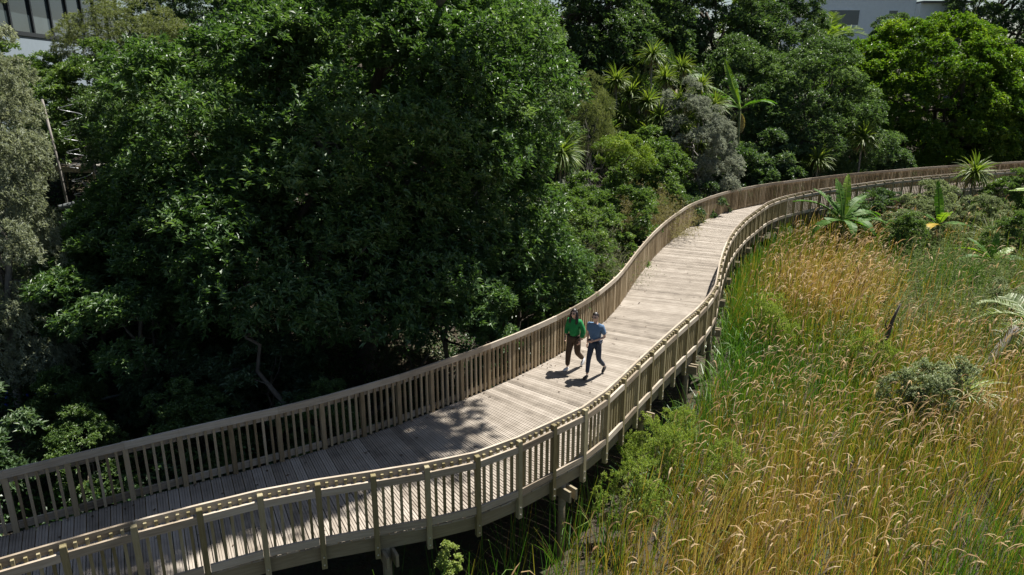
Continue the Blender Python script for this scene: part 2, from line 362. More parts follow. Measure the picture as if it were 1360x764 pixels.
def railing(P, side, posts_mat, pk_mat, near_key, label):
    """P: dense plan line of the inner face; side: +1 outward is to the right of travel, -1 to the left"""
    rl = bpy.data.objects.new('railing', None); COL.objects.link(rl); rl.parent = bw; rl['label'] = label
    Q = resample(P, .90); n_ = len(Q)
    T = nrm(np.gradient(Q, axis=0)); N = np.stack([T[:, 1], -T[:, 0]], 1) * side
    def off(i, o): return Q[i] + N[i] * o
    rr = np.random.default_rng(8 if side > 0 else 9)
    # inner top rail (one lath on edge, straight between posts), fascia beam
    top = Geo(); fas = Geo(); otop = Geo(); bot = Geo()
    jit = rr.uniform(-.006, .006, n_)
    run_t = .5
    for i in range(n_ - 1):
        if i % 3 == 0: run_t = rr.random()
        def quad(o0, o1, z0, z1, g0=0., g1=0., zj=True):
            a, b = Q[i], Q[i + 1]; d = b - a
            pa = a + d * g0; pb = b - d * g1
            na = N[i]; nb = N[i + 1]
            j0, j1 = (jit[i], jit[i + 1]) if zj else (0, 0)
            c = [(*(pa + na * o0), z0 + j0), (*(pb + nb * o0), z0 + j1), (*(pb + nb * o1), z0 + j1), (*(pa + na * o1), z0 + j0)]
            t_ = [(x, y, z + (z1 - z0)) for x, y, z in c]
            if side > 0: c = c[::-1]; t_ = t_[::-1]
            return c, t_
        c, t_ = quad(0, .045, 1.085, 1.225, .001, .001); top.hexa(c, t_, run_t)
        c, t_ = quad(.092, .137, .955, 1.085, .055, .055); otop.hexa(c, t_)
        c, t_ = quad(.092, .137, .045, .18, .055, .055); bot.hexa(c, t_)
        c, t_ = quad(-.003, .043, -.315, -.036, .001, .001, False); fas.hexa(c, t_, run_t)
    top.build('top_rail', M['rail'], rl); otop.build('outer_rail', M['rail'], rl); bot.build('bottom_rail', M['rail'], rl)
    fas.build('fascia_beam', M['beam'], rl)
    # post: chamfered head and two bolts, one mesh for all
    pg = Geo(); pg.box((-.045, .045, -.43), (.045, .139, 1.175), .5)
    pg.hexa([(-.045, .045, 1.175), (.045, .045, 1.175), (.045, .139, 1.175), (-.045, .139, 1.175)], [(-.039, .051, 1.186), (.039, .051, 1.186), (.039, .133, 1.186), (-.039, .133, 1.186)], .5)
    pm = pg.mesh('post', posts_mat)
    bm_ = Geo()
    for z in (-.20, -.35): bm_.tube([(0, .136, z), (0, .150, z)], .017, 8)
    bmesh_ = bm_.mesh('bolt', M['bolt'])
    pk = Geo(); pk.box((-.0225, .0455, .015), (.0225, .0915, 1.165), .5)
    pkm = pk.mesh('baluster', pk_mat)
    bal = []
    for i in range(n_):
        o = link('post', pm, rl, (Q[i][0], Q[i][1], 0))
        d = N[i]; o.rotation_euler[2] = math.atan2(d[1], d[0]) - math.pi / 2
        if np.hypot(Q[i][0], Q[i][1]) < 24 and side > 0:
            link('bolt_pair', bmesh_, o)
        if i < n_ - 1:
            k_ = 5
            for q_ in range(k_):
                f = (q_ + 1) / (k_ + 1)
                p_ = Q[i] * (1 - f) + Q[i + 1] * f; nn = nrm((N[i] * (1 - f) + N[i + 1] * f)[None])[0]
                bal.append((p_, math.atan2(nn[1], nn[0]) - math.pi / 2))
    # the hundred that show largest are parts, the others one mesh
    key = [near_key(b[0]) for b in bal]; order = np.argsort(key)
    close = set(order[:100].tolist())
    rest = Geo()
    base = np.array(pk.V[0])
    for k, (p_, ang) in enumerate(bal):
        dz = rr.uniform(-.012, .012)
        if k in close:
            o = link('baluster', pkm, rl, (p_[0], p_[1], dz)); o.rotation_euler[2] = ang
        else:
            c, s_ = math.cos(ang), math.sin(ang)
            V = base.copy(); x = V[:, 0] * c - V[:, 1] * s_ + p_[0]; y = V[:, 0] * s_ + V[:, 1] * c + p_[1]
            rest.add(np.stack([x, y, V[:, 2] + dz], 1), Geo.BF)
    o = rest.build('balusters', M['treated_m'] if side > 0 else M['picket_m'], rl); o['kind'] = 'stuff'
    return Q, N

M['picket_m'] = wood_mat('weathered_picket_pieces', [(.155, .112, .058), (.275, .21, .125), (.375, .30, .192), (.47, .39, .275)], stretch=(9, 9, .8), scale=5)
def in_frame_key(p):
    infr = abs(p[0]) < p[1] * .74 + .3
    return np.hypot(p[0], p[1]) + (0 if infr else 1000)
railing(Ld, -1, M['picket'], M['picket'], in_frame_key, 'weathered brown picket railing along the tree side')
QR, NR = railing(Rd, 1, M['treated'], M['treated'], in_frame_key, 'yellowish treated pine railing along the reed side')
# cross bearers in pairs on piles
for s in np.arange(2.4, lenc - 2, 3.05):
    a = pairL(s); b = pairR(s); u = nrm((b - a)[None])[0]; v = np.array([-u[1], u[0]])
    a2 = a - u * .26; b2 = b + u * .30
    br = Geo()
    for sg in (-1, 1):
        c0, c1 = sorted((sg * .06, sg * .11))
        lo = [(*(a2 + v * c0), -.56), (*(b2 + v * c0), -.56), (*(b2 + v * c1), -.56), (*(a2 + v * c1), -.56)]
        br.hexa(lo, [(x, y, -.322) for x, y, z in lo])
    br.build('cross_bearer', M['beam'], bw)
    for p_ in (a + u * .12, b - u * .02):
        pl_ = Geo(); pl_.tube([(p_[0], p_[1], -2.6), (p_[0], p_[1], -1.2), (p_[0], p_[1], -.325)], [.085, .082, .08], 12)
        pl_.build('pile', M['beam'], bw, smooth=True)

# ------------------------------------------------------------------ vegetation builders
UP = np.array([0., 0, 1])
def rand_dirs(rng, n, zmin=-1.0):
    z = rng.uniform(zmin, 1, n); a = rng.uniform(0, 2 * np.pi, n); r = np.sqrt(1 - z * z)
    return np.stack([r * np.cos(a), r * np.sin(a), z], 1)

def leaves(rng, base, d, L, W, fold=.25, droop=.15):
    """two folded triangles per leaf -> V, F"""
    n = len(base); d = nrm(d)
    sd = nrm(np.cross(d, UP + rng.normal(0, .35, (n, 3)))); nn = np.cross(sd, d)
    L = np.broadcast_to(L, (n,))[:, None]; W = np.broadcast_to(W, (n,))[:, None]
    tip = base + d * L - UP * (L * droop)
    mid = base + d * L * .45
    V = np.stack([base, mid + sd * W * .5 + nn * W * fold, tip, mid - sd * W * .5 + nn * W * fold], 1).reshape(-1, 3)
    i = np.arange(n) * 4
    F = np.stack([np.stack([i, i + 1, i + 2], 1), np.stack([i, i + 2, i + 3], 1)], 1).reshape(-1, 3)
    return V, F

def ribbons(rng, base, d, L, W, droop, nseg=4, prof=None, face=None):
    """strap leaves bending down along their length -> V, quads"""
    n = len(base); d = nrm(np.asarray(d, float)); L = np.broadcast_to(L, (n,)); W = np.broadcast_to(W, (n,)); droop = np.broadcast_to(droop, (n,))
    prof = np.linspace(1, .15, nseg + 1) if prof is None else np.asarray(prof)
    P = [base]; D = [d]; p_ = base; c = d
    for k in range(nseg):
        p_ = p_ + c * (L / nseg)[:, None]
        c = nrm(c - UP * (droop / nseg * (1 + k * .5))[:, None])
        P.append(p_); D.append(c)
    P = np.stack(P, 1); D = np.stack(D, 1)
    sd = nrm(np.cross(d, UP + .3 * rng.normal(0, 1, (n, 3)))) if face is None else face
    sd = np.repeat(sd[:, None], nseg + 1, 1)
    off = sd * (W[:, None, None] * .5) * prof[None, :, None]
    V = np.stack([P - off, P + off], 2).reshape(-1, 3)
    b = (np.arange(n) * (nseg + 1) * 2)[:, None]; k = (np.arange(nseg) * 2)[None]
    F = np.stack([b + k, b + k + 1, b + k + 3, b + k + 2], -1).reshape(-1, 4)
    return V, F, np.repeat(np.arange(n), nseg), P

def cat_mesh(name, parts, mat):
    """parts: list of (V, F, tint)"""
    Vs, F3, F4, T3, T4 = [], [], [], [], []; n = 0
    for V, F, T in parts:
        Vs.append(V)
        (F3 if F.shape[1] == 3 else F4).append(F + n); (T3 if F.shape[1] == 3 else T4).append(T); n += len(V)
    Fs = []; Ts = []
    if F3: Fs.append(np.concatenate(F3)); Ts.append(np.concatenate(T3))
    if F4: Fs.append(np.concatenate(F4)); Ts.append(np.concatenate(T4))
    return mesh_np(name, np.concatenate(Vs), Fs, np.concatenate(Ts), [mat])

def crown(seed, mat, lobes, n_sub, sub_r, tufts, per, L, W, spread=1.0, zmin=-.45, fill=.25, up=.55, droop=.15, name='crown', flat=.8, tint_mu=.56, lobes2=(), n2=0):
    """foliage mesh: main lobes carry sub-lobes, sub-lobes carry tufts (rosettes) of leaves. Returns mesh, sub-lobe centres"""
    rng = np.random.default_rng(seed)
    lb = np.array(lobes, float); vol = np.cbrt(lb[:, 3] * lb[:, 4] * lb[:, 5]) ** 2
    C = []
    while len(C) < n_sub:
        k = rng.choice(len(lb), p=vol / vol.sum()); d = rand_dirs(rng, 1, zmin)[0]
        rad = rng.uniform(.86, 1.02) if rng.random() > fill else rng.uniform(.35, .85)
        p_ = lb[k, :3] + d * lb[k, 3:] * rad
        ins = np.sum(((p_ - lb[:, :3]) / lb[:, 3:]) ** 2, 1); ins[k] = 9
        if ins.min() < .55 and rng.random() < .9: continue
        C.append(np.r_[p_, d])
    for _ in range(n2):
        k = lobes2[rng.integers(len(lobes2))]; d = rand_dirs(rng, 1, -.6)[0]
        C.append(np.r_[np.array(k[:3]) + d * np.array(k[3:]) * rng.uniform(.3, 1.), d])
    C = np.array(C); n_sub = len(C)
    r = sub_r * rng.uniform(.6, 1.35, n_sub)
    k = rng.poisson(tufts * (r / sub_r) ** 2) + 3
    sid = np.repeat(np.arange(n_sub), k); n = len(sid)
    d = nrm(rand_dirs(rng, n, -.35) + C[sid, 3:] * .5 + UP * .15)
    pos = C[sid, :3] + d * np.array([1, 1, flat]) * (r[sid] * rng.uniform(.55, 1.08, n) ** .6)[:, None]
    axis = nrm(d * .45 + C[sid, 3:] * .2 + UP * up * 1.35 + np.array([.25, .15, 0]) + rng.normal(0, .2, (n, 3)))
    m_ = rng.integers(max(2, per - 3), per + 4, n)
    lid = np.repeat(np.arange(n), m_); N = len(lid)
    rd = rng.normal(0, 1, (N, 3)); ax_ = axis[lid]
    rd = nrm(rd - ax_ * np.sum(rd * ax_, 1)[:, None])
    t = rng.uniform(.45, 1.15, N)[:, None] * spread
    ld = nrm(ax_ * (1.05 - t * .72) + rd * t)
    b = pos[lid] + ax_ * (rng.uniform(-.5, .35, N) * L)[:, None] + rng.normal(0, L * .12, (N, 3))
    V, F = leaves(rng, b, ld, L * rng.uniform(.6, 1.25, N), W * rng.uniform(.75, 1.25, N), droop=droop)
    sub_t = rng.normal(0, .10, n_sub)[sid]; tuft_t = rng.normal(0, .10, n)
    tint = np.clip(tint_mu + (sub_t + tuft_t)[lid] + rng.normal(0, .13, N) , 0, 1)
    return mesh_np(name, V, F, np.repeat(tint, 2), [mat]), C[:, :3], r

def limb(rng, a, b, wob=.25, n=6):
    a = np.array(a, float); b = np.array(b, float); t = np.linspace(0, 1, n)[:, None]
    P = a + (b - a) * t; L_ = np.linalg.norm(b - a)
    w_ = np.cumsum(rng.normal(0, 1, (n, 3)), 0); w_ -= w_[0] + (w_[-1] - w_[0]) * t
    return P + w_ * wob * L_ * .12 + np.array([0, 0, 1]) * (np.sin(t * np.pi) * L_ * .04)

def trunk_mesh(seed, base, top, r0, targets, mat, n_limb=10, name='trunk', extra=()):
    rng = np.random.default_rng(seed)
    gq = Geo(); P = limb(rng, base, top, .4, 8)
    gq.tube(P, np.linspace(r0, r0 * .35, 8), 9)
    if len(targets):
        idx = rng.choice(len(targets), min(n_limb, len(targets)), replace=False)
        for i in idx:
            k = rng.integers(2, 7); q_ = limb(rng, P[k], targets[i], .5, 7)
            gq.tube(q_, np.linspace(r0 * .42, r0 * .06, 7), 6)
            for e in range(2):
                j = rng.integers(3, 6); e_ = q_[j] + rng.normal(0, .5, 3) * np.linalg.norm(q_[-1] - q_[0]) * .25
                gq.tube(limb(rng, q_[j], e_, .5, 4), np.linspace(r0 * .14, r0 * .03, 4), 5)
    for a_, b_ in extra: gq.tube(limb(rng, a_, b_, .4, 7), np.linspace(r0 * .4, r0 * .12, 7), 6)
    return gq.mesh(name, mat, True)

TREES = {}
def make_kind(key, seed, mat, lobes, trunk_r=.2, bark='bark', limbs=12, trunk_base=None, limb_top=99, extra=(), **kw):
    me, C, r = crown(seed, M[mat], lobes, **kw)
    lb = np.array(lobes); top = lb[:, :3].mean(0) + np.array([0, 0, lb[:, 5].max() * .3])
    tm = trunk_mesh(seed + 1, (0, 0, -.4) if trunk_base is None else trunk_base, top, trunk_r, C[C[:, 2] < limb_top], M[bark], limbs, extra=extra)
    TREES[key] = (me, tm)
def plant(key, name, label, cat, x, y, s=1.0, rz=0.0, group=None, z=None, sz=None):
    me, tm = TREES[key]
    t = thing(name, label, cat, (x, y, gz(x, y) if z is None else z), rz, group)
    t.scale = (s, s, sz or s)
    link('trunk', tm, t); link('crown', me, t)
    return t

# ------------------------------------------------------------------ big glossy trees on the inland side
make_kind('big', 21, 'glossy', [(.6, -1.0, 7.4, 3.5, 3.1, 3.3), (3.2, .8, 8.2, 2.5, 2.6, 3.0), (3.3, .3, 4.9, 1.9, 2.0, 2.4), (-3.2, -.8, 7.2, 2.7, 2.6, 2.5), (-4.5, -1.4, 4.1, 2.2, 2.1, 2.2), (-1.2, -3.1, 4.3, 2.5, 2.0, 2.3), (1.0, -2.6, 3.7, 1.8, 1.6, 1.8), (.2, .8, 9.6, 2.6, 2.4, 1.8)],
          lobes2=[(-.6, -7.2, 16.4, 2.0, 1.5, 1.3), (1.0, -6.4, 16.4, 2.0, 1.6, 1.3), (2.8, -5.4, 16.4, 2.1, 1.7, 1.3), (4.7, -4.2, 16.4, 2.1, 1.8, 1.3), (6.3, -3.2, 16.4, 1.9, 1.7, 1.2), (7.8, -2.1, 16.4, 1.6, 1.6, 1.2)], n2=230,  # unseen foliage high above the crown, added and shaped to shade the deck
          trunk_r=.34, limbs=14, limb_top=9.5, extra=[((.6, 0, 8.5), (4.2, -4.9, 16.2)), ((.6, 0, 8.8), (7.6, -3.4, 16.2))], n_sub=400, sub_r=1.12, tufts=56, per=11, L=.19, W=.068, fill=.06, zmin=-.6, flat=.75)
plant('big', 'broadleaf_tree', 'huge dark glossy tree overhanging the bend of the boardwalk, biggest tree in view', 'tree', -4.6, 21.4, 1.0, .0)
make_kind('big2', 31, 'glossy2', [(0, 0, 6.0, 3.6, 3.6, 4.4), (1.8, -1.2, 4.6, 2.4, 2.2, 3.2), (-1.6, .8, 7.6, 2.4, 2.4, 2.8), (-1.6, -1.6, 3.8, 2.2, 2.0, 2.6)],
          trunk_r=.26, limbs=16, n_sub=170, sub_r=.95, tufts=56, per=11, L=.17, W=.06, fill=.07, zmin=-.6, flat=.75)
plant('big2', 'broadleaf_tree', 'dark broadleaf tree left of the huge tree, behind the bare leaning trunk', 'tree', -11.3, 24.6, .64, .6, z=1.1)
plant('big2', 'broadleaf_tree', 'tall glossy tree directly behind the right shoulder of the huge tree', 'tree', -1.5, 31.0, .9, 2.3, z=1.6)
plant('big2', 'broadleaf_tree', 'tall dark tree at the top of the photo behind the huge tree', 'tree', -7.0, 34.0, 1.3, 4.0, z=1.5)
plant('big2', 'broadleaf_tree', 'tall tree filling the gap right of the glazed building', 'tree', -17.0, 42.0, 1.0, 3.1, z=4.2)
make_kind('sm', 41, 'glossy', [(0, 0, 2.6, 1.5, 1.3, 1.5), (1.1, -.4, 2.2, .9, .8, 1.0), (-.8, -.5, 1.8, .8, .8, 1.0)],
          trunk_r=.09, limbs=10, n_sub=46, sub_r=.5, tufts=40, per=12, L=.15, W=.05, fill=.15)
plant('sm', 'broadleaf_shrub', 'sunlit glossy shrub leaning on the tree side railing near the walkers', 'shrub', -2.0, 19.0, 1.08, 2.7, z=-1.5)
plant('sm', 'broadleaf_shrub', 'glossy shrub with sunlit tips in deep shade under the dark left tree', 'shrub', -10.0, 17.3, 1.1, 2.0, z=-1.0)
plant('sm', 'broadleaf_shrub', 'small glossy shrub close below the pale left tree', 'shrub', -11.9, 19.6, .9, 3.4, z=-.3)
plant('sm', 'broadleaf_shrub', 'glossy shrub between the railing and the brown twiggy bush', 'shrub', .6, 21.4, 1.1, 4.4, z=-1.7)

# ------------------------------------------------------------------ small leaved grey trees
make_kind('grey', 51, 'grey', [(0, 0, 4.8, 1.6, 1.5, 4.2), (.5, -.5, 2.6, 1.3, 1.2, 2.2), (-.5, .3, 7.6, 1.0, 1.0, 1.8)],
          trunk_r=.13, limbs=14, bark='bark_grey', n_sub=260, sub_r=.46, tufts=50, per=10, L=.10, W=.036, fill=.2, zmin=-.95, up=.6)
plant('grey', 'tea_tree', 'pale grey small leaved tree at the left edge of the photo', 'tree', -12.7, 16.8, .85, .4, z=-.7, sz=1.26)
plant('grey', 'tea_tree', 'grey feathery tree by the pale pipe, behind the left edge tree', 'tree', -16.6, 22.6, .85, 2.4)
make_kind('olive', 61, 'olive', [(0, 0, 5.4, 3.0, 2.6, 3.0), (2.0, -.6, 4.6, 2.0, 1.8, 2.2), (-2.0, -.4, 5.2, 1.8, 1.8, 2.2)],
          trunk_r=.16, limbs=16, bark='bark_grey', n_sub=150, sub_r=.62, tufts=55, per=9, L=.10, W=.035, fill=.2, zmin=-.5, up=.8)
plant('olive', 'tea_tree', 'olive small leaved tree under the dark glazed building', 'tree', -15.8, 31.5, .72, .3, z=4.4)
plant('olive', 'tea_tree', 'loose olive grey tree between the huge tree and the cabbage tree grove', 'tree', 3.5, 37.0, .52, 1.9, z=.2, sz=.86)
make_kind('silver', 71, 'silver', [(0, 0, 3.4, 2.1, 1.9, 2.4), (1.0, -.8, 2.2, 1.5, 1.4, 1.8), (-.6, .6, 5.0, 1.3, 1.3, 1.5)],
          trunk_r=.12, limbs=12, bark='bark_grey', n_sub=110, sub_r=.48, tufts=36, per=9, L=.15, W=.045, fill=.2, zmin=-.6, up=.8)
plant('silver', 'silver_shrub', 'silvery grey bushy tree right of the cabbage tree grove', 'tree', 10.5, 42.0, .95, .3, z=-.9, sz=1.2)

# ------------------------------------------------------------------ shrubs between the big tree and the far bend
make_kind('mid', 81, 'mid', [(0, 0, 1.9, 1.4, 1.3, 1.7), (.6, -.5, 1.2, 1.0, .9, 1.0), (-.5, .4, 2.9, .9, .9, 1.0)],
          trunk_r=.06, limbs=9, n_sub=85, sub_r=.36, tufts=27, per=9, L=.12, W=.05, fill=.2)
plant('mid', 'green_shrub', 'leafy mid green shrub touching the far left railing bend', 'shrub', 3.4, 28.6, 1.1, .2, z=-1.7)
plant('mid', 'green_shrub', 'green shrub below the yellow flowering bush', 'shrub', 3.0, 30.5, 1.2, 2.2, z=-1.4)
plant('mid', 'green_shrub', 'bright green shrub behind the railing just up the path from the walkers', 'shrub', 1.3, 24.2, 1.05, 4.1, z=-1.7)
plant('mid', 'green_shrub', 'leafy shrub under the cabbage trees', 'shrub', 8.0, 40.0, 1.3, 1.1, z=-.6)
plant('mid', 'green_shrub', 'tall green shrub filling the gaps between the cabbage trunks', 'shrub', 8.2, 43.2, 1.3, 2.7, z=-.8, sz=1.35)
plant('mid', 'green_shrub', 'tall green shrub under the left flank of the cabbage grove', 'shrub', 6.0, 42.4, 1.2, .7, z=-.8, sz=1.4)
plant('mid', 'creeper_tree', 'bright green leafy tree beside the wire coil', 'tree', -15.6, 27.6, 1.2, 5.0, z=3.6, sz=1.25)
for q_, (x, y, z, s_, lab) in enumerate(((-18.0, 29.2, 4.2, 1.0, 'green shrub at the foot of the glazed building, nearest the wire coil'), (-20.0, 30.2, 4.4, 1.05, 'green shrub against the middle of the white wall'), (-21.6, 29.6, 4.6, .95, 'green shrub at the left frame edge against the white wall'))):
    plant('mid', 'green_shrub', lab, 'shrub', x, y, s_, q_ * 2.1, 'shrubs along the white wall', z=z)
make_kind('yel', 91, 'yellow', [(0, 0, 2.2, 1.6, 1.4, 1.2), (.9, -.3, 1.8, .9, .9, .9)], trunk_r=.06, limbs=9, n_sub=50, sub_r=.42, tufts=45, per=9, L=.10, W=.04, fill=.15)
plant('yel', 'yellow_shrub', 'yellow green bush in the gap between olive tree and grove', 'shrub', 4.9, 32.0, .72, .3, z=2.4)
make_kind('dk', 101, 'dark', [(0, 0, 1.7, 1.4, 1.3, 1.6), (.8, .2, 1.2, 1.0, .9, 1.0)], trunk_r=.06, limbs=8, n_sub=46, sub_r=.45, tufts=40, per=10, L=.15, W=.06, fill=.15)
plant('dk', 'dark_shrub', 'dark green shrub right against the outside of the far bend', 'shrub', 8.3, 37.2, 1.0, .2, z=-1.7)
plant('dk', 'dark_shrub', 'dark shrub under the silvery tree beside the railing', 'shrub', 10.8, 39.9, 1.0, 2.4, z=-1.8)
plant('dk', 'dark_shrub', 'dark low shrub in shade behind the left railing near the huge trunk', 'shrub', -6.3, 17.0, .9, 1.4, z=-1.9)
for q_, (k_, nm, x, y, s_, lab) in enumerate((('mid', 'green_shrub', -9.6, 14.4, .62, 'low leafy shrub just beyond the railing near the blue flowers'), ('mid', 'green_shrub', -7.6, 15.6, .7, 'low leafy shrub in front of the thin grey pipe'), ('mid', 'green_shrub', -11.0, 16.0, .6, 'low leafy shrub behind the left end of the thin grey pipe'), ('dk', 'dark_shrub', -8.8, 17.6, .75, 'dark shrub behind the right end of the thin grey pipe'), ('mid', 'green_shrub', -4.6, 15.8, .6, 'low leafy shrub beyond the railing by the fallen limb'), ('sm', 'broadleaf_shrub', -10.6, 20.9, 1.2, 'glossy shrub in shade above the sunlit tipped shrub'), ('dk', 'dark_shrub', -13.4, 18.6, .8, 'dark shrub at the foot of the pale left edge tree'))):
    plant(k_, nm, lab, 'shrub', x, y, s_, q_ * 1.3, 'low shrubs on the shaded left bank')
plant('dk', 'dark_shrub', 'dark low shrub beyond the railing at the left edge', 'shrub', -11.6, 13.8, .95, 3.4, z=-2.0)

def twig_bush(name, label, cat, x, y, z, n, L, mat, tw, seed, leaf=None, up=.6, droop=.5):
    rng = np.random.default_rng(seed)
    t = thing(name, label, cat, (x, y, z))
    d = nrm(rand_dirs(rng, n, -.05) + UP * up)
    b = rng.normal(0, .18, (n, 3)) * np.array([1, 1, .3])
    Ls = L * rng.uniform(.6, 1.1, n)
    V, F, id_, P = ribbons(rng, b, d, Ls, tw, droop, 5)
    tw_n = 3
    parts = [(V, F, np.clip(rng.normal(.5, .2, n), 0, 1)[id_])]
    bb = P[:, 3:, :].reshape(-1, 3); bb = np.repeat(bb, tw_n, 0); dd = nrm(np.repeat(np.repeat(d, P.shape[1] - 3, 0), tw_n, 0) + rng.normal(0, .5, bb.shape))
    V2, F2, id2, P2 = ribbons(rng, bb, dd, L * rng.uniform(.15, .35, len(bb)), tw * .6, droop, 3)
    parts.append((V2, F2, rng.random(len(bb))[id2]))
    link('branches', cat_mesh('branches', parts, M['twig']), t)
    if leaf:
        q = P2[:, 1:, :].reshape(-1, 3); q = np.repeat(q, leaf, 0)
        V, F = leaves(rng, q + rng.normal(0, .03, q.shape), rand_dirs(rng, len(q), -.3) + UP * .4, rng.uniform(.05, .10, len(q)), .022)
        link('crown', mesh_np('crown', V, F, np.repeat(np.clip(rng.normal(.5, .22, len(q)), 0, 1), 2), [M[mat]]), t)
    return t
twig_bush('twiggy_bush', 'brown twiggy bush with bare branches in front of the huge tree', 'shrub', 2.3, 26.4, -.9, 240, 2.9, 'olive', .014, 5, 2, .9, .7)
twig_bush('twiggy_bush', 'feathery tan bush beside the far left railing bend', 'shrub', 6.3, 34.2, -1.4, 240, 3.1, 'tan', .012, 6, 6, 1.1, .5)
twig_bush('twiggy_bush', 'grey bare bush in the gap under the cabbage trees', 'shrub', 6.0, 39.5, .4, 160, 2.2, 'tan', .016, 7, None, .8, .4)

# ------------------------------------------------------------------ trees behind the far leg of the boardwalk
make_kind('round', 111, 'bright', [(0, 0, 4.6, 8.6, 7.0, 8.0), (6.5, -.6, 3.8, 5.0, 5.0, 5.6)],
          trunk_r=.5, limbs=20, n_sub=1200, sub_r=.85, tufts=30, per=9, L=.26, W=.115, fill=.04, zmin=-.9, flat=1.0, up=.3)
plant('round', 'round_tree', 'broad round bright green tree behind the far leg of the boardwalk', 'tree', 35.0, 63.0, .98, .0, z=-.9)
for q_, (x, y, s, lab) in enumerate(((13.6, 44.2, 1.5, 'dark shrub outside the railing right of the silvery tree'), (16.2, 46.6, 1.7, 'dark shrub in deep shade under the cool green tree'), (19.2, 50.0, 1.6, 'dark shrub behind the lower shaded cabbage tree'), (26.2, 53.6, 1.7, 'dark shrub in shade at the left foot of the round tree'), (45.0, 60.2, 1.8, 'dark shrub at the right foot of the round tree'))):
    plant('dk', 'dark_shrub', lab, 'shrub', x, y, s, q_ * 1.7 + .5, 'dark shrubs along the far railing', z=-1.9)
make_kind('far', 121, 'glossy2', [(0, 0, 5.2, 4.4, 4.0, 4.8), (2.4, -1.0, 4.0, 3.0, 2.8, 3.6), (-2.4, -1.2, 3.6, 3.0, 2.6, 3.2), (.4, .6, 8.4, 2.8, 2.8, 2.6)],
          trunk_r=.32, limbs=16, n_sub=220, sub_r=.95, tufts=42, per=9, L=.22, W=.09, fill=.07, zmin=-.8)
plant('far', 'broadleaf_tree', 'cool green glossy tree left of the broad round tree', 'tree', 21.6, 52.5, .95, .3, z=-1.2)
plant('far', 'broadleaf_tree', 'glossy tree behind the banana clump on the bank', 'tree', 16.6, 54.0, .85, 1.7, z=.2)
make_kind('back', 131, 'dark', [(0, 0, 7.0, 4.8, 4.4, 6.0), (2.6, -1.0, 4.6, 3.4, 3.0, 4.4), (-2.6, -.6, 5.0, 3.4, 3.0, 4.6), (0, 0, 11.4, 3.0, 3.0, 3.0)],
          trunk_r=.36, limbs=18, n_sub=210, sub_r=1.0, tufts=40, per=9, L=.28, W=.11, fill=.07, zmin=-.6)
bk = [(3.4, 52, 1.05, 'tall dark tree behind the olive tree at the top of the photo'), (9.5, 59, 1.1, 'tall dark tree above the middle of the cabbage tree grove'),
      (15.6, 62, 1.1, 'tall dark tree behind the upright banana leaves'), (24.2, 68, .85, 'dark tree just left of the white house'),
      (54, 84, 1.15, 'dark tree right of the white house'), (31.6, 74, .5, 'small dark tree at the foot of the white house below the palm'), (38.5, 77, .58, 'low dark tree behind the broad round tree'), (46, 62, .95, 'dark tree at the right edge beyond the broad round tree'),
      (-2, 45, 1.05, 'dark tree hidden mostly by the huge tree'), (-12, 44, 1.0, 'dark tree behind the olive tree by the glazed building'),
      (64, 80, 1.1, 'dark tree beyond the right edge of the far boardwalk')]
for q_, (x, y, s, lab) in enumerate(bk):
    plant('back', 'background_tree', lab, 'tree', x, y, s, q_ * 1.3, 'dark trees on the bank behind', sz=s * (1.0 if y > 46 else .8))
make_kind('bamboo', 141, 'yellow', [(0, 0, 4.6, 1.4, 1.4, 4.2)], trunk_r=.08, limbs=8, n_sub=50, sub_r=.7, tufts=26, per=9, L=.34, W=.07, fill=.2, up=.2, droop=.5)
plant('bamboo', 'bamboo_clump', 'pale yellow bamboo clump at the top of the photo', 'bamboo', 21.0, 66.5, 1.3, .2)

# ------------------------------------------------------------------ strap leaved plants
def rosette(rng, c, n, L, W, droop, lo=-.35, nseg=5):
    d = rand_dirs(rng, n, lo); V, F, id_, P = ribbons(rng, c + d * .04, d, L * rng.uniform(.75, 1.15, n), W, droop * rng.uniform(.5, 1.3, n), nseg, np.array([.7, 1, .95, .75, .45, .08]) if nseg == 5 else None)
    return V, F, id_
def rosette_mesh(seed, n=170, L=.8, W=.06, droop=.75, dead=24, mat='flax'):
    rng = np.random.default_rng(seed)
    V, F, id_ = rosette(rng, np.zeros(3), n, L, W, droop)
    t = np.clip(rng.normal(.5, .2, n), 0, 1)[id_]
    return mesh_np('leaf_head', V, F, t, [M[mat]])
def skirt_mesh(seed, n=34, L=.6, W=.045):
    rng = np.random.default_rng(seed); a = rng.uniform(0, 2 * np.pi, n)
    d = np.stack([np.cos(a), np.sin(a), rng.uniform(-1.2, -.3, n)], 1)
    V, F, id_, P = ribbons(rng, np.stack([np.cos(a) * .06, np.sin(a) * .06, rng.uniform(-.35, -.05, n)], 1), d, L * rng.uniform(.7, 1.1, n), W, 1.0, 4)
    return mesh_np('dead_leaf_skirt', V, F, rng.random(n)[id_], [M['deadstrap']])
HEADS = [rosette_mesh(s) for s in (201, 202, 203)]
SKIRT = [skirt_mesh(s) for s in (211, 212)]
PALEHEAD = rosette_mesh(205, 80, .8, .05, .6, mat='fern')
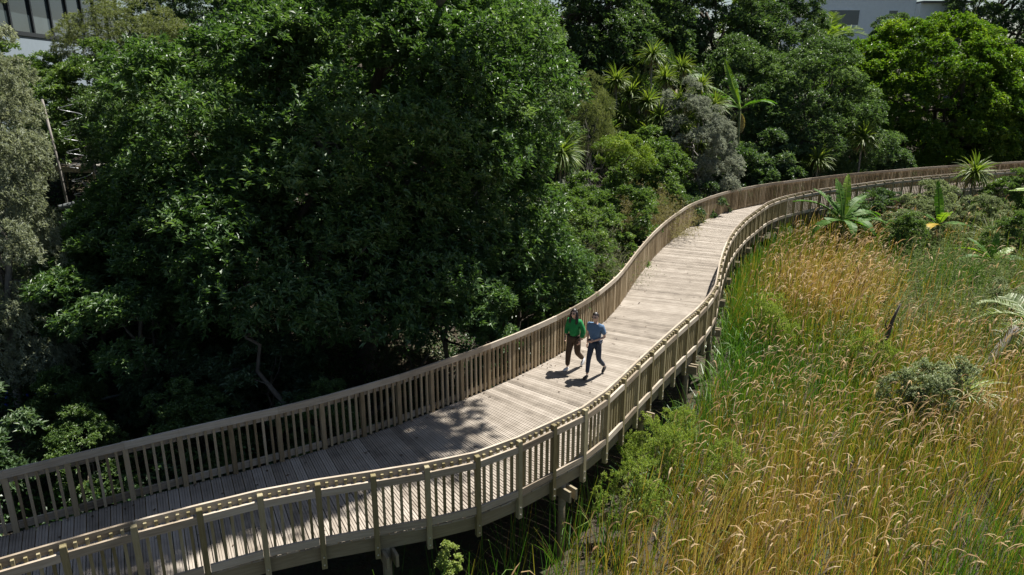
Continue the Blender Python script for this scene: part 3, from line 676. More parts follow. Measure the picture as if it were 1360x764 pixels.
def cabbage_tree(label, x, y, z0, heads, r=.09, group=None, name='cabbage_tree', hs=1.0, pale=False):
    """heads: offsets (dx, dy, height)"""
    rng = np.random.default_rng(int(abs(x * 37 + y * 91)) + 3)
    t = thing(name, label, 'cabbage tree', (x, y, z0), 0, group)
    gq = Geo(); P0 = np.array([0, 0, -.3])
    fork = np.array([0, 0, min(h[2] for h in heads) * .35])
    for k, h in enumerate(heads):
        e = np.array(h, float)
        mid = fork + (e - fork) * .4 + np.array([e[0] * .25, e[1] * .25, 0])
        P = np.stack([P0, fork * .6, fork, mid, e * .9 + mid * .1, e]); gq.tube(P, [r, r * .95, r * .9, r * .7, r * .6, r * .5], 7)
    gq.build('trunk', M['bark_grey'], t, True)
    for k, h in enumerate(heads):
        s = hs * rng.uniform(.85, 1.2)
        hd = link('leaf_head', PALEHEAD if pale else HEADS[k % 3], t, h); hd.scale = (s,) * 3; hd.rotation_euler = (rng.normal(0, .15), rng.normal(0, .15), rng.uniform(0, 6))
        sk = link('dead_leaf_skirt', SKIRT[k % 2], hd)
    return t
# the grove on the bank: separate trees, each with its own heads
grove = [((6.4, 43.5), [(-.3, 0, 8.4), (.6, .2, 7.6), (0, -.4, 6.4)], 'three headed cabbage tree at the left of the grove'),
         ((8.3, 44.5), [(0, 0, 10.2), (.9, .2, 8.9), (-.8, 0, 8.6)], 'tallest cabbage tree of the grove with its round head against dark trees'),
         ((9.2, 42.5), [(-.7, -.2, 7.2), (.6, .3, 8.1), (0, -.4, 6.0), (.3, -.6, 6.8)], 'four headed cabbage tree in the middle of the grove'),
         ((11.3, 44.5), [(0, 0, 8.9), (.9, -.2, 7.8), (-.7, -.3, 7.0)], 'cabbage tree at the right of the grove beside the banana clump'),
         ((7.4, 41.8), [(-.4, -.2, 5.4), (.5, .1, 6.4), (0, -.5, 4.6)], 'shorter cabbage tree low in front of the grove'),
         ((10.4, 42.8), [(-.3, 0, 6.2), (.7, -.2, 5.4), (.1, -.5, 4.6)], 'low cabbage tree of the grove just above the silvery tree'),
         ((5.3, 42.6), [(0, 0, 6.8), (.5, -.2, 5.4)], 'twin headed cabbage tree on the far left flank of the grove'),
         ((9.9, 45.6), [(-.4, 0, 9.0), (.5, 0, 9.6)], 'slender twin headed cabbage tree at the back of the grove'),
         ((7.5, 43.0), [(-.5, .2, 7.0), (.4, 0, 7.8), (-.1, -.4, 6.2)], 'leafy three headed cabbage tree just left of the grove centre'),
         ((8.6, 41.6), [(-.4, 0, 4.4), (.4, 0, 5.0)], 'lowest twin headed cabbage tree at the front of the grove')]
for (x, y), hs_, lab in grove:
    cabbage_tree(lab, x, y, gz(x, y) + .2, [(a * 1.0, b, c - .2) for a, b, c in hs_], .1, 'cabbage trees of the grove', hs=1.25)
cabbage_tree('cabbage tree with drooping head in shade before the round tree', 23.9, 49.6, -1.7, [(0, 0, 4.9)], .1, hs=1.6)
cabbage_tree('lower cabbage tree in shade just over the far railing', 20.3, 47.9, -1.8, [(0, 0, 3.7)], .1, hs=1.7)
cabbage_tree('sunlit cabbage tree on the reed side in front of the far railing', 28.2, 43.8, -2.1, [(0, 0, 3.75)], .11, hs=1.5)
cabbage_tree('cabbage tree head poking out of the huge tree right flank', 1.9, 28.5, -1.8, [(0, 0, 6.3)], .1, hs=1.35)
cabbage_tree('dark cabbage tree low behind the glossy shrubs', 1.2, 26.0, -1.8, [(0, 0, 3.6)], .1, hs=1.2)
def yucca(label, x, y, z, s=1.0, mat='flax', seed=1, name='flax_bush'):
    rng = np.random.default_rng(seed); n = 90
    t = thing(name, label, 'flax', (x, y, z))
    V, F, id_ = rosette(rng, np.array([0, 0, .1]), n, 1.15 * s, .06 * s, .55, .12)
    link('strap_leaves', mesh_np('strap_leaves', V, F, np.clip(rng.normal(.55, .22, n), 0, 1)[id_], [M[mat]]), t)
    g_ = Geo(); g_.tube([(0, 0, -.5), (0, 0, -.1), (0, 0, .15)], [.09, .09, .06], 7); g_.build('base', M['stem'], t)
    return t
yucca('pale spiky rosette in front of the far railing', 26.1, 42.0, -.75, 1.2, 'fern', 2)
yucca('broad pale strap leaved clump below the sunlit cabbage tree', 26.3, 38.4, -1.35, 1.35, 'weed', 3)
yucca('pale yellow spiky rosette inside the reeds behind the small leaved bush', 12.6, 18.3, -1.15, .95, 'fern', 4)
yucca('green strap leaved clump hanging over the far left railing', 4.5, 28.0, -.9, 1.2, 'flax', 5)
yucca('dark strap leaved clump beside the dark twin shrubs', 9.9, 38.6, -1.4, 1.1, 'flax', 6)

# ------------------------------------------------------------------ banana plants
def banana_leaf(rng, L, W, droop, mat, torn=.5, name='leaf'):
    """one broad blade along +Y, folded along its midrib, with torn edges; returned as a mesh"""
    n = 26; t = np.linspace(0, 1, n)
    c = [np.zeros(3)]; a = 0.0
    for k in range(n - 1):
        a -= droop / n * (1 + t[k] * .9); c.append(c[-1] + np.array([0, math.cos(a), math.sin(a)]) * L / (n - 1))
    c = np.array(c)
    wd = W * .5 * np.clip(np.sin(np.pi * np.clip((t - .10) / .9, 0, 1) ** .75), 0, 1) ** .6
    V = []; F = []; T = []
    # petiole + midrib
    for sgn in (-1, 1):
        drop = 0
        for k in range(n - 1):
            if wd[k] < .01 and wd[k + 1] < .01: continue
            if rng.random() < torn * .35: drop = rng.uniform(.0, .5)
            b0, b1 = c[k], c[k + 1]
            gap = .12 if rng.random() < torn * .6 else 0
            e0 = b0 + np.array([sgn * wd[k], L / n * .5, wd[k] * (.28 - drop)])
            e1 = b1 + np.array([sgn * wd[k + 1], L / n * (.5 - gap * 3), wd[k + 1] * (.28 - drop)])
            i = len(V); V += [b0, b1, e1, e0]; F.append([i, i + 1, i + 2, i + 3] if sgn < 0 else [i, i + 3, i + 2, i + 1]); T.append(np.clip(.5 + rng.normal(0, .13), 0, 1))
    mr = Geo(); mr.tube(c, np.linspace(.035, .008, n) * (L / 2.0), 5)
    mv = np.concatenate(mr.V); mf = np.concatenate(mr.F)
    Vt = np.concatenate([np.array(V), mv]); Ft = np.concatenate([np.array(F), mf + len(V)])
    return mesh_np(name, Vt, Ft, np.r_[T, np.full(len(mf), .95)], [M[mat]])
def banana(label, x, y, z, stem_h, lv, seed, group=None):
    """lv: list of (azimuth deg from +X, pitch deg, length, width, droop, mat)"""
    rng = np.random.default_rng(seed)
    t = thing('banana_plant', label, 'banana plant', (x, y, z), 0, group)
    if stem_h > 0:
        g_ = Geo()
        g_.tube([(0, 0, -.3), (.03, 0, stem_h * .5), (0, .02, stem_h)], [.14, .12, .07], 9); g_.build('pseudostem', M['stem'], t, True)
    for az, pit, L, W, dr, mt in lv:
        me = banana_leaf(rng, L * .95, W * .82, dr, mt, .8)
        o = link('leaf', me, t, (rng.normal(0, .03), rng.normal(0, .03), stem_h - .06))
        o.rotation_euler = (R(pit), rng.normal(0, .25), R(az - 90))
    for az in rng.uniform(0, 360, 3):
        o = link('dead_leaf', banana_leaf(rng, 1.5, .34, 1.0, 'deadstrap', 1.0, 'dead_leaf'), t, (0, 0, max(stem_h - .25, .3))); o.rotation_euler = (R(-35), 0, R(az))
    return t
B, BY, BL = 'banana', 'banana_y', 'banana_l'
banana('big banana clump with broad torn leaves in front of the far bend', 17.0, 36.2, -1.6, 1.9,
       [(160, 48, 2.9, .75, .8, B), (140, 62, 2.4, .7, .5, B), (110, 78, 2.4, .7, .3, B), (60, 74, 2.7, .6, .3, BL), (20, 35, 2.8, .8, .9, B), (-10, 22, 3.2, .8, .9, B), (-60, 30, 2.2, .7, 1.2, B), (200, 25, 2.3, .7, 1.2, B), (40, 55, 2.5, .7, .7, B), (175, 12, 2.4, .7, 1.0, B), (-30, 8, 2.6, .75, 1.0, B), (5, 50, 2.3, .6, 1.3, B), (-95, 25, 2.0, .65, 1.2, B), (85, 60, 2.0, .6, 1.0, B)], 1)
banana('young banana plant with a bright upright leaf and a yellowed leaf', 22.6, 37.2, -1.9, 1.75,
       [(95, 86, 2.5, .6, .1, B), (265, 70, 1.7, .75, .9, BL), (150, 46, 2.4, .6, .8, B), (222, 26, 2.1, .7, .7, BY), (185, 24, 2.4, .6, .7, B), (-20, 30, 1.6, .6, .8, B)], 2)
banana('small banana plant low among the pale weeds', 23.0, 33.2, -2.0, 1.0,
       [(90, 84, 1.5, .45, .2, B), (160, 40, 1.9, .5, .7, BL), (185, 25, 2.1, .5, .7, B), (130, 55, 1.6, .45, .5, B), (20, 50, 1.4, .45, .6, BL), (-40, 40, 1.5, .45, .8, B)], 3)
banana('banana plant reaching in from the right edge with a flat yellow green leaf', 31.4, 40.5, -2.0, 3.0,
       [(180, 14, 3.4, .65, .3, BL), (205, -4, 3.6, .7, .5, BL), (120, 60, 2.4, .7, .4, B), (60, 55, 2.4, .7, .5, B), (-30, 40, 2.4, .7, .6, B), (250, 10, 2.4, .6, .8, B)], 4)
banana('tall banana clump on the bank with two long upright leaves', 14.4, 46.5, 1.4, 4.0,
       [(66, 72, 4.0, .62, .25, BL), (165, 50, 3.4, .6, .6, B), (150, 40, 3.4, .8, .7, B), (120, 66, 3.2, .7, .4, B), (0, 40, 2.6, .7, .9, B), (200, 30, 2.4, .7, 1.0, B), (-40, 40, 2.4, .7, .9, B)], 5)
banana('banana plant with one bright leaf in shade at the top of the grove', 11.4, 51.5, 2.8, 4.0,
       [(70, 80, 3.2, .6, .2, BL), (150, 45, 2.6, .7, .7, B), (20, 40, 2.6, .7, .7, B), (110, 72, 2.6, .6, .3, B)], 6)

# feathery palm by the white house
def frond(rng, L, droop, n=34, w=.5, lw=.035):
    t = np.linspace(0, 1, n); c = [np.zeros(3)]; a = 0.0
    for k in range(n - 1):
        a -= droop / n * (1 + t[k]); c.append(c[-1] + np.array([0, math.cos(a), math.sin(a)]) * L / (n - 1))
    c = np.array(c); k = np.arange(3, n)
    d = np.concatenate([np.stack([np.full(len(k), s), np.full(len(k), .75), np.full(len(k), .1)], 1) for s in (-1., 1.)])
    b = np.concatenate([c[k], c[k]]); ll = w * np.sin(np.pi * np.clip(.12 + t[k] * .86, 0, 1)) ** .7; ll = np.r_[ll, ll]
    V, F, id_, P = ribbons(rng, b, d + rng.normal(0, .06, d.shape), ll, lw, .5, 3)
    mr = Geo(); mr.tube(c, np.linspace(.03, .006, n) * L / 2, 5)
    mv = np.concatenate(mr.V); mf = np.concatenate(mr.F)
    return np.concatenate([V, mv]), np.concatenate([F, mf + len(V)]), np.r_[np.clip(rng.normal(.5, .2, len(b)), 0, 1)[id_], np.full(len(mf), .6)]
def fronds(name, label, cat, x, y, z, h, lst, mat, seed, w=.5, lw=.035, r=.12):
    rng = np.random.default_rng(seed); t = thing(name, label, cat, (x, y, z))
    g_ = Geo(); g_.tube([(0, 0, -.4), (.02, 0, h * .5), (0, 0, h)], [r, r * .9, r * .75], 9); g_.build('trunk', M['bark_grey'], t, True)
    for az, pit, L, dr in lst:
        V, F, T = frond(rng, L, dr, w=w, lw=lw)
        o = link('frond', mesh_np('frond', V, F, T, [M[mat]]), t, (0, 0, h - .05)); o.rotation_euler = (R(pit), rng.normal(0, .15), R(az - 90))
    return t
fronds('palm_tree', 'yellowish feathery palm standing before the white house', 'palm', 29.6, 71.0, 4.5, 6.0,
       [(a, p_, 3.6, .7) for a, p_ in ((90, 82), (40, 66), (140, 66), (10, 42), (170, 46), (-30, 30), (210, 30), (70, 75), (110, 70), (-80, 35), (260, 40))], 'yellow', 7, .9, .09)
fronds('tree_fern', 'pale tree fern arching in at the right edge above the reeds', 'fern', 17.4, 22.6, -2.1, 1.75,
       [(165, 30, 1.9, 1.0), (195, 15, 1.8, 1.0), (220, 8, 1.8, 1.1), (130, 40, 1.8, .9), (90, 45, 1.7, .9), (40, 35, 1.8, 1.0), (-10, 30, 1.8, 1.0), (-60, 25, 1.8, 1.0), (255, 20, 1.7, 1.0)], 'fern', 8, .42, .05, .08)
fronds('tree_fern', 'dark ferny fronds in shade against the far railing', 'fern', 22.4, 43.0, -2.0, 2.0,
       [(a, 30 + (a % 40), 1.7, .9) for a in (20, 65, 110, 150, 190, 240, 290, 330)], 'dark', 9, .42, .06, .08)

make_kind('flower', 151, 'weed', [(0, 0, 1.6, 1.6, 1.3, 1.3), (1.0, -.3, 1.2, 1.0, 1.0, 1.0)], trunk_r=.05, limbs=8, n_sub=46, sub_r=.42, tufts=36, per=9, L=.14, W=.05, fill=.2, tint_mu=.55)
plant('flower', 'pale_shrub', 'pale leaved shrub in front of the far railing between the bananas', 'shrub', 24.6, 41.6, 1.0, .3, z=-1.6)
plant('flower', 'pale_shrub', 'pale grey weedy shrub under the young banana plant', 'shrub', 20.6, 37.0, .8, 2.3, z=-1.9)
plant('flower', 'pale_shrub', 'pale weedy shrub beside the broad strap leaved clump', 'shrub', 27.8, 36.6, .9, 3.9, z=-1.9)
make_kind('smallbush', 161, 'weed', [(0, 0, 1.05, .6, .6, .85), (-.75, .1, .9, .35, .4, .7), (.5, -.2, 1.25, .3, .3, .8), (-.3, -.3, 1.2, .25, .25, .7)], trunk_r=.035, limbs=9, n_sub=64, sub_r=.2, tufts=17, per=9, L=.07, W=.03, fill=.3, up=.8, tint_mu=.6, flat=1.3)
plant('smallbush', 'small_leaved_bush', 'dense small leaved bush standing in the reeds', 'bush', 11.2, 17.5, 1.15, .2, z=-2.1)
plant('smallbush', 'small_leaved_bush', 'low scrubby bush in the weeds near the pale tree fern', 'bush', 18.8, 26.0, .95, 2.0, z=-2.1)
for q_, (k_, nm, x, y, s_, lab) in enumerate((('flower', 'pale_shrub', 23.4, 39.9, .85, 'pale shrub just behind the young banana plant'), ('flower', 'pale_shrub', 27.0, 40.6, .9, 'pale shrub at the foot of the sunlit cabbage tree'), ('mid', 'green_shrub', 29.6, 42.4, 1.0, 'green shrub between the sunlit cabbage tree and the right edge'), ('flower', 'pale_shrub', 30.0, 38.4, .9, 'pale shrub under the banana leaves at the right edge'), ('dk', 'dark_shrub', 21.2, 41.2, .9, 'dark shrub beside the ferny fronds on the reed side'), ('mid', 'green_shrub', 25.3, 35.6, .7, 'low green shrub right of the young banana plant'), ('flower', 'pale_shrub', 26.6, 32.6, .7, 'low pale shrub right of the small banana plant'), ('dk', 'dark_shrub', 18.7, 38.6, .8, 'dark shrub behind the big banana clump'), ('mid', 'green_shrub', 19.8, 35.4, .7, 'low green shrub at the right foot of the big banana clump'))):
    plant(k_, nm, lab, 'shrub', x, y, s_, q_ * 1.9, 'shrubs on the reed side by the bananas', z=-2.0)
for q_, (k_, nm, x, y, z, s_, lab) in enumerate((('mid', 'green_shrub', 2.0, 26.7, -1.4, 1.2, 'green shrub right behind the brown twiggy bush'), ('mid', 'green_shrub', 4.9, 31.6, -1.3, 1.15, 'green shrub in front of the yellow green bush'), ('mid', 'green_shrub', 6.9, 37.4, -1.2, 1.3, 'green shrub behind the feathery tan bush'), ('olive', 'tea_tree', .8, 28.0, -1.2, .5, 'small olive tree between the huge tree and the twiggy bush'), ('dk', 'dark_shrub', 5.9, 33.0, -1.8, .8, 'low dark shrub hugging the railing before the feathery tan bush'), ('silver', 'silver_shrub', 2.6, 32.6, -1.0, .62, 'small silvery shrub left of the yellow green bush'))):
    plant(k_, nm, lab, 'shrub', x, y, s_, q_ * 2.3, 'shrubs on the bank by the bend', z=z)
make_kind('feather', 171, 'lime', [(0, 0, .95, .75, .65, .75), (.5, .4, .8, .5, .5, .6)], trunk_r=.02, limbs=8, n_sub=40, sub_r=.2, tufts=20, per=9, L=.065, W=.022, fill=.35, up=1.0, flat=1.3)
fw = [(3.2, 14.7, 0.82, 'feathery lime green weed beside the boardwalk below the kink'), (3.9, 15.6, 0.74, 'feathery lime weed second along from the boardwalk kink'),
      (2.6, 13.0, .75, 'smaller feathery lime weed near the lowest pile'), (4.9, 14.2, 0.66, 'feathery lime weed out among the reed heads'), (9.0, 23.3, .9, 'tall pale green weed spray in the middle of the reeds'), (11.0, 20.5, .8, 'pale green weed clump near the dead branch')]
for q_, (x, y, s, lab) in enumerate(fw):
    plant('feather', 'feathery_weed', lab, 'weed', x, y, s, q_ * 1.1, 'feathery weeds in the reeds', z=-2.1, sz=s * 1.5)
make_kind('stalk', 181, 'lime', [(0, 0, 1.1, .16, .16, .75)], trunk_r=.012, limbs=6, n_sub=20, sub_r=.1, tufts=18, per=8, L=.05, W=.025, fill=.4, up=1.0)
plant('stalk', 'leafy_weed', 'single leafy stalk rising beside the boardwalk cross bearer', 'weed', -1.05, 10.35, 1.0, .2, z=-2.0, sz=1.05)

# ------------------------------------------------------------------ dead wood
def dead_branch(label, x, y, z, paths, name='dead_branch', mat='bark_grey'):
    t = Geo()
    for P, r0, r1 in paths: t.tube(P, np.linspace(r0, r1, len(P)), 8)
    o = t.build(name, M[mat], None, True, (x, y, z)); return tag(o, label, 'dead branch')
dead_branch('dark forked dead branch sticking up out of the reeds', 12.0, 22.0, -2.1,
            [([(0, 0, 0), (-.05, 0, .6), (.1, 0, 1.0), (.35, .05, 1.45), (.42, .05, 1.9), (.6, .05, 2.5)], .14, .03), ([(.0, 0, .75), (-.35, -.05, 1.0), (-.6, -.1, 1.05)], .05, .015), ([(.36, .05, 1.5), (.22, .05, 1.75), (.2, .0, 1.95)], .035, .01), ([(0, 0, .6), (.35, -.1, .75), (.7, -.1, .7)], .04, .012)], 'dead_branch', 'bark')
dead_branch('thick grey broken log leaning in the reeds by the pale tree fern', 15.4, 21.6, -2.1,
            [([(-.2, -.2, .1), (.1, 0, .55), (.5, .2, .95), (.95, .45, 1.4), (1.2, .6, 1.62)], .17, .13), ([(.8, .35, 1.25), (1.1, .3, 1.65)], .05, .02)], 'broken_log')
dead_branch('short dark stub poking out above the small leaved bush', 13.4, 20.2, -2.1, [([(0, 0, 0), (.02, 0, .8), (.0, 0, 1.15)], .07, .05)], 'dead_stub')

# ------------------------------------------------------------------ reeds, sedges, undergrowth (uncountable)
def in_view(x, y, m_=1.5): return np.abs(x) < y * .735 + m_
def field(n, rng, x0, x1, y0, y1):
    return rng.uniform(x0, x1, n), rng.uniform(y0, y1, n)
def wet_mask(x, y):
    return (dist_left(x, y) < -3.2) & in_view(x, y) & (dist_right(x, y) > .2)
def patch(x, y):
    return .5 + .25 * np.sin(x * .55 + .8 * np.sin(y * .31)) + .25 * np.sin(y * .47 + 1.3 + .9 * np.sin(x * .4))
rng = np.random.default_rng(77)
x, y = field(400000, rng, -3, 42, 7.5, 50)
keep = wet_mask(x, y)
x, y = x[keep], y[keep]
rr = np.hypot(x, y); dR = dist_right(x, y)
ratio = x / y
weedy = np.clip((ratio - .50) / .08, 0, 1) * np.clip((y - 21) / 4, 0, 1)
lush = np.exp(-(dR / 1.1) ** 2) * (y > 12.5) * (y < 23)
near_pile = (dR < 1.6) & (y < 14.0)
dens = np.clip(1.15 - rr / 60, .3, 1) * (1 - .72 * weedy) * (1 - .85 * lush) * (1 - .6 * near_pile)
clump = .5 + .5 * np.sin(x * 4.1 + 2.2 * np.sin(y * 2.3)) * np.sin(y * 3.7 + 2.2 * np.sin(x * 1.9))
keep = rng.random(len(x)) < dens * (.06 + .74 * clump ** 1.4)
x, y, dR, weedy, clump, rr = x[keep], y[keep], dR[keep], weedy[keep], clump[keep], rr[keep]
n = len(x)
pv = patch(x, y)
h = rng.normal(1.55, .30, n) * (.88 + .2 * pv) * (1 + .16 * np.clip((y - 20) / 6, 0, 1))
base = np.stack([x, y, np.full(n, -2.12)], 1)
pl_ = np.sin(x * .9 + 1.7 * np.sin(y * .6)) * np.sin(y * .8 + .7)
lean = np.stack([rng.normal(.05, .10, n) + .22 * pl_ * (pl_ > .2), rng.normal(-.02, .10, n) - .15 * pl_ * (pl_ < -.3), np.ones(n)], 1)
brk = rng.random(n) < .05; lean[brk, :2] += rng.normal(0, .75, (brk.sum(), 2))
wf = np.clip(rr / 22, .9, 1.7)
V1, F1, id1, P1 = ribbons(rng, base, lean, h, .017 * wf * rng.uniform(.6, 1.4, n), rng.uniform(0, .22, n), 4, [1, 1, .9, .7, .35], face=nrm(np.stack([rng.normal(0, 1, n), rng.normal(0, .45, n), np.zeros(n)], 1)))
dry = np.clip(.52 + .46 * (pv - .5) * 2 - .12 * weedy + rng.normal(0, .30, n) - (.30 + .14 * (y < 16.5)) * np.exp(-(dR / (1.9 + 1.0 * (y < 16.5))) ** 2), 0, 1)
parts = [(V1, F1, dry[id1])]
# arching blades among them
nb = n // 2; ib = rng.choice(n, nb, replace=False); a = rng.uniform(0, 2 * np.pi, nb)
V2, F2, id2, P2 = ribbons(rng, base[ib] + np.array([0, 0, .2]), np.stack([np.cos(a) * .28, np.sin(a) * .28, np.ones(nb)], 1), rng.uniform(.9, 1.6, nb), .021 * wf[ib], rng.uniform(.2, 1.1, nb), 5, [.8, 1, .9, .7, .45, .1])
parts.append((V2, F2, np.clip(dry[ib] - .15 + rng.normal(0, .15, nb), 0, 1)[id2]))
# flower heads: nodding tan spikes
hp = (rng.random(n) < (.20 + .24 * (dry > .45)) * np.clip(.55 + (y - 11) / 12, .5, 1.1)) & (rng.random(n) > weedy * .3) & (dR > 1.0)
ih = np.where(hp)[0]; nh = len(ih); a = rng.normal(-.1, .95, nh)
hd = nrm(P1[ih, -1] - P1[ih, -2]) + np.stack([np.cos(a), np.sin(a), np.zeros(nh)], 1) * rng.uniform(.15, .75, nh)[:, None]
V3, F3, id3, P3 = ribbons(rng, P1[ih, -1] - UP * .02, hd, rng.uniform(.26, .6, nh), .029 * wf[ih] * rng.uniform(.6, 1.3, nh), rng.uniform(.5, 2.4, nh), 4, [.35, .9, 1, .8, .15])
reed = cat_mesh('reeds', parts, M['reed'])
# heads go in the same object with their own material
Vr = [np.concatenate([p_[0] for p_ in parts]), V3]; n1 = len(Vr[0])
Fr = np.concatenate([F1, F2 + len(V1), F3 + n1]); Tr = np.concatenate([p_[2] for p_ in parts] + [np.clip(rng.normal(.5, .22, nh), 0, 1)[id3]])
mi = np.r_[np.zeros(len(F1) + len(F2), int), np.ones(len(F3), int)]
bpy.data.meshes.remove(reed)
o = link('reeds', mesh_np('reeds', np.concatenate(Vr), Fr, Tr, [M['reed'], M['head']], mi))
tag(o, 'tall golden brown reeds with nodding tan flower heads filling the wetland', 'reeds', kind='stuff')
print('reeds', n, nh)

# lush green sedge along the piles
rng = np.random.default_rng(78)
x, y = field(42000, rng, -2, 30, 9, 46); dR = dist_right(x, y)
keep = (dist_left(x, y) < -3.2) & in_view(x, y) & (rng.random(len(x)) < np.exp(-((dR - .6) / .75) ** 2) * np.clip((y - 12.0) / 3, .06, 1) * np.clip(1.5 - y / 40, .45, 1)) & (dR > .16)
x, y = x[keep], y[keep]; n = len(x); a = rng.uniform(0, 2 * np.pi, n)
V, F, id_, P = ribbons(rng, np.stack([x, y, np.full(n, -2.12)], 1), np.stack([np.cos(a) * .3, np.sin(a) * .3, np.ones(n)], 1), rng.uniform(1.35, 2.15, n), .028 * np.clip(np.hypot(x, y) / 20, .9, 1.6), rng.uniform(.3, 2.2, n), 5, [.8, 1, .9, .75, .5, .08])
o = link('green_sedge', mesh_np('green_sedge', V, F, np.clip(rng.normal(.5, .22, n), 0, 1)[id_], [M['sedge']]))
tag(o, 'fresh green arching sedge along the foot of the boardwalk', 'sedge', kind='stuff'); print('sedge', n)

# pale willow weed in the right hand part of the wetland
rng = np.random.default_rng(79)
x, y = field(12000, rng, 8, 42, 19, 50)
wd = np.clip((x / y - .46) / .10, 0, 1) * np.clip((y - 20) / 5, 0, 1) + .05
keep = wet_mask(x, y) & (rng.random(len(x)) < wd * (.25 + .75 * patch(x * 2.3, y * 2.1)))
x, y = x[keep], y[keep]; n = len(x)
V, F, id_, P = ribbons(rng, np.stack([x, y, np.full(n, -2.12)], 1), np.stack([rng.normal(0, .16, n), rng.normal(0, .16, n), np.ones(n)], 1), rng.uniform(1.0, 1.75, n), .014, rng.uniform(0, .25, n), 6, np.linspace(1, .5, 7))
k = 16; bp_ = P[:, 1:, :].reshape(-1, 3); bp_ = np.repeat(bp_, k // 3, 0) + rng.normal(0, .10, (len(bp_) * (k // 3), 3)) * np.array([1, 1, .6])
V2, F2 = leaves(rng, bp_, rand_dirs(rng, len(bp_), -.2) + UP * .35, rng.uniform(.12, .26, len(bp_)), .036, .2, .3)
tw = np.repeat(np.clip(rng.normal(.5, .22, len(bp_)), 0, 1), 2)
o = link('willow_weed', cat_mesh('willow_weed', [(V, F, np.full(len(F), .4)), (V2, F2, tw)], M['weed']))
tag(o, 'pale grey green leafy weeds thick among the reeds near the bananas', 'weeds', kind='stuff'); print('weeds', n, len(bp_))

# shade undergrowth on the bank
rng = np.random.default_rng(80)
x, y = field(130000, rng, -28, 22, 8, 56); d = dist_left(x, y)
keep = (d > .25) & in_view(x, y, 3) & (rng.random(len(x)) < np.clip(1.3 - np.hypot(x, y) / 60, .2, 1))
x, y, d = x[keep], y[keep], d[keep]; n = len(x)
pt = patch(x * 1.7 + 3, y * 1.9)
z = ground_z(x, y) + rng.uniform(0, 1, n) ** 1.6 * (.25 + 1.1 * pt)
keep = rng.random(n) < .55 + .45 * pt
x, y, z = x[keep], y[keep], z[keep]; n = len(x)
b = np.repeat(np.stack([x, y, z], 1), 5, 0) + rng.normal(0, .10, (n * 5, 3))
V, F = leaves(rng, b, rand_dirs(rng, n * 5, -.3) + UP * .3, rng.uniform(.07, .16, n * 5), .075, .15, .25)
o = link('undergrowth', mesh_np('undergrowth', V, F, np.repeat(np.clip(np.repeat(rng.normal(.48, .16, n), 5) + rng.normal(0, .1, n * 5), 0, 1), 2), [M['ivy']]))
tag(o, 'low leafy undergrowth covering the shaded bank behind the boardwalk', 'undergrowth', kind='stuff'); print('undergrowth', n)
rng = np.random.default_rng(81)
x, y = field(26000, rng, -26, 16, 10, 46); keep = (dist_left(x, y) > .3) & in_view(x, y, 2); x, y = x[keep], y[keep]; n = len(x)
V, F = leaves(rng, np.stack([x, y, ground_z(x, y) + .02 + rng.uniform(0, .05, n)], 1), rand_dirs(rng, n, -.05) * np.array([1, 1, .25]), rng.uniform(.07, .14, n), .05, .2, .1)
o = link('leaf_litter', mesh_np('leaf_litter', V, F, np.repeat(rng.random(n), 2), [M['litter']]))
tag(o, 'dry brown fallen leaves on the shaded bank', 'leaf litter', kind='stuff')

# a few leaves dropped on the deck
rng = np.random.default_rng(83)
ssl = rng.uniform(4, 34, 150); f_ = rng.random(150)[:, None] ** 2
pp = pairL(ssl) * (1 - f_) + pairR(ssl) * f_
V, F = leaves(rng, np.hstack([pp, np.full((150, 1), .012)]), rand_dirs(rng, 150, 0) * np.array([1, 1, .12]), rng.uniform(.05, .11, 150), .045, .12, 0)
o = link('fallen_leaves', mesh_np('fallen_leaves', V, F, np.repeat(rng.random(150), 2), [M['litter']]))
tag(o, 'scattered dry leaves fallen on the timber deck', 'fallen leaves', kind='stuff')

# ------------------------------------------------------------------ buildings
def frame_local(t, u, nrm_):  # columns: along, outward, up
    t.matrix_world = Matrix(((u[0], nrm_[0], 0, t.location[0]), (u[1], nrm_[1], 0, t.location[1]), (0, 0, 1, t.location[2]), (0, 0, 0, 1)))
gb = thing('glazed_building', 'dark framed glazed building over a white wall, top left corner', 'building', (-21.9, 30.0, 0))
u = np.array([-.246, .969]); ang = math.atan2(u[1], u[0]); gb.rotation_euler[2] = ang   # local +X runs along the facade, -Y is outward (towards +world x)
gW = 26.0
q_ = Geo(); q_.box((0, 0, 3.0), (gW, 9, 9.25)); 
q_.build('wall', M['shade_toned_wall'], gb)
q_ = Geo(); q_.box((0, .35, 9.25), (gW, 9, 12.6)); q_.build('inner_wall', M['dark_frame'], gb)
q_ = Geo(); q_.box((-.6, -.9, 12.6), (gW + .6, 9.6, 12.95)); q_.box((-.6, -.9, 12.35), (gW + .6, -.78, 12.598)); q_.build('roof', M['roof'], gb)
q_ = Geo(); q_.box((0, -.06, 9.25), (gW, .34, 9.36)); q_.build('sill', M['dark_frame'], gb)
for k in range(9):
    a0 = k * 2.8
    wf_ = Geo()
    for (p0, p1) in (((a0, 0, 9.362), (a0 + .09, .2, 12.598)), ((a0 + 2.7, 0, 9.362), (a0 + 2.79, .2, 12.598)), ((a0 + .092, 0, 9.362), (a0 + 2.698, .2, 9.45)), ((a0 + .092, 0, 12.51), (a0 + 2.698, .2, 12.598))): wf_.box(p0, p1)
    f = wf_.build('window', M['dark_frame'], gb)
    pn = Geo(); pn.box((a0 + .093, .1, 9.452), (a0 + 2.697, .12, 12.508)); pn.build('pane', M['blind'] if k >= 3 else M['glass'], f)
wh = thing('white_house', 'white weatherboard house at the top right beyond the trees', 'house', (34.0, 88.0, 0))
q_ = Geo()
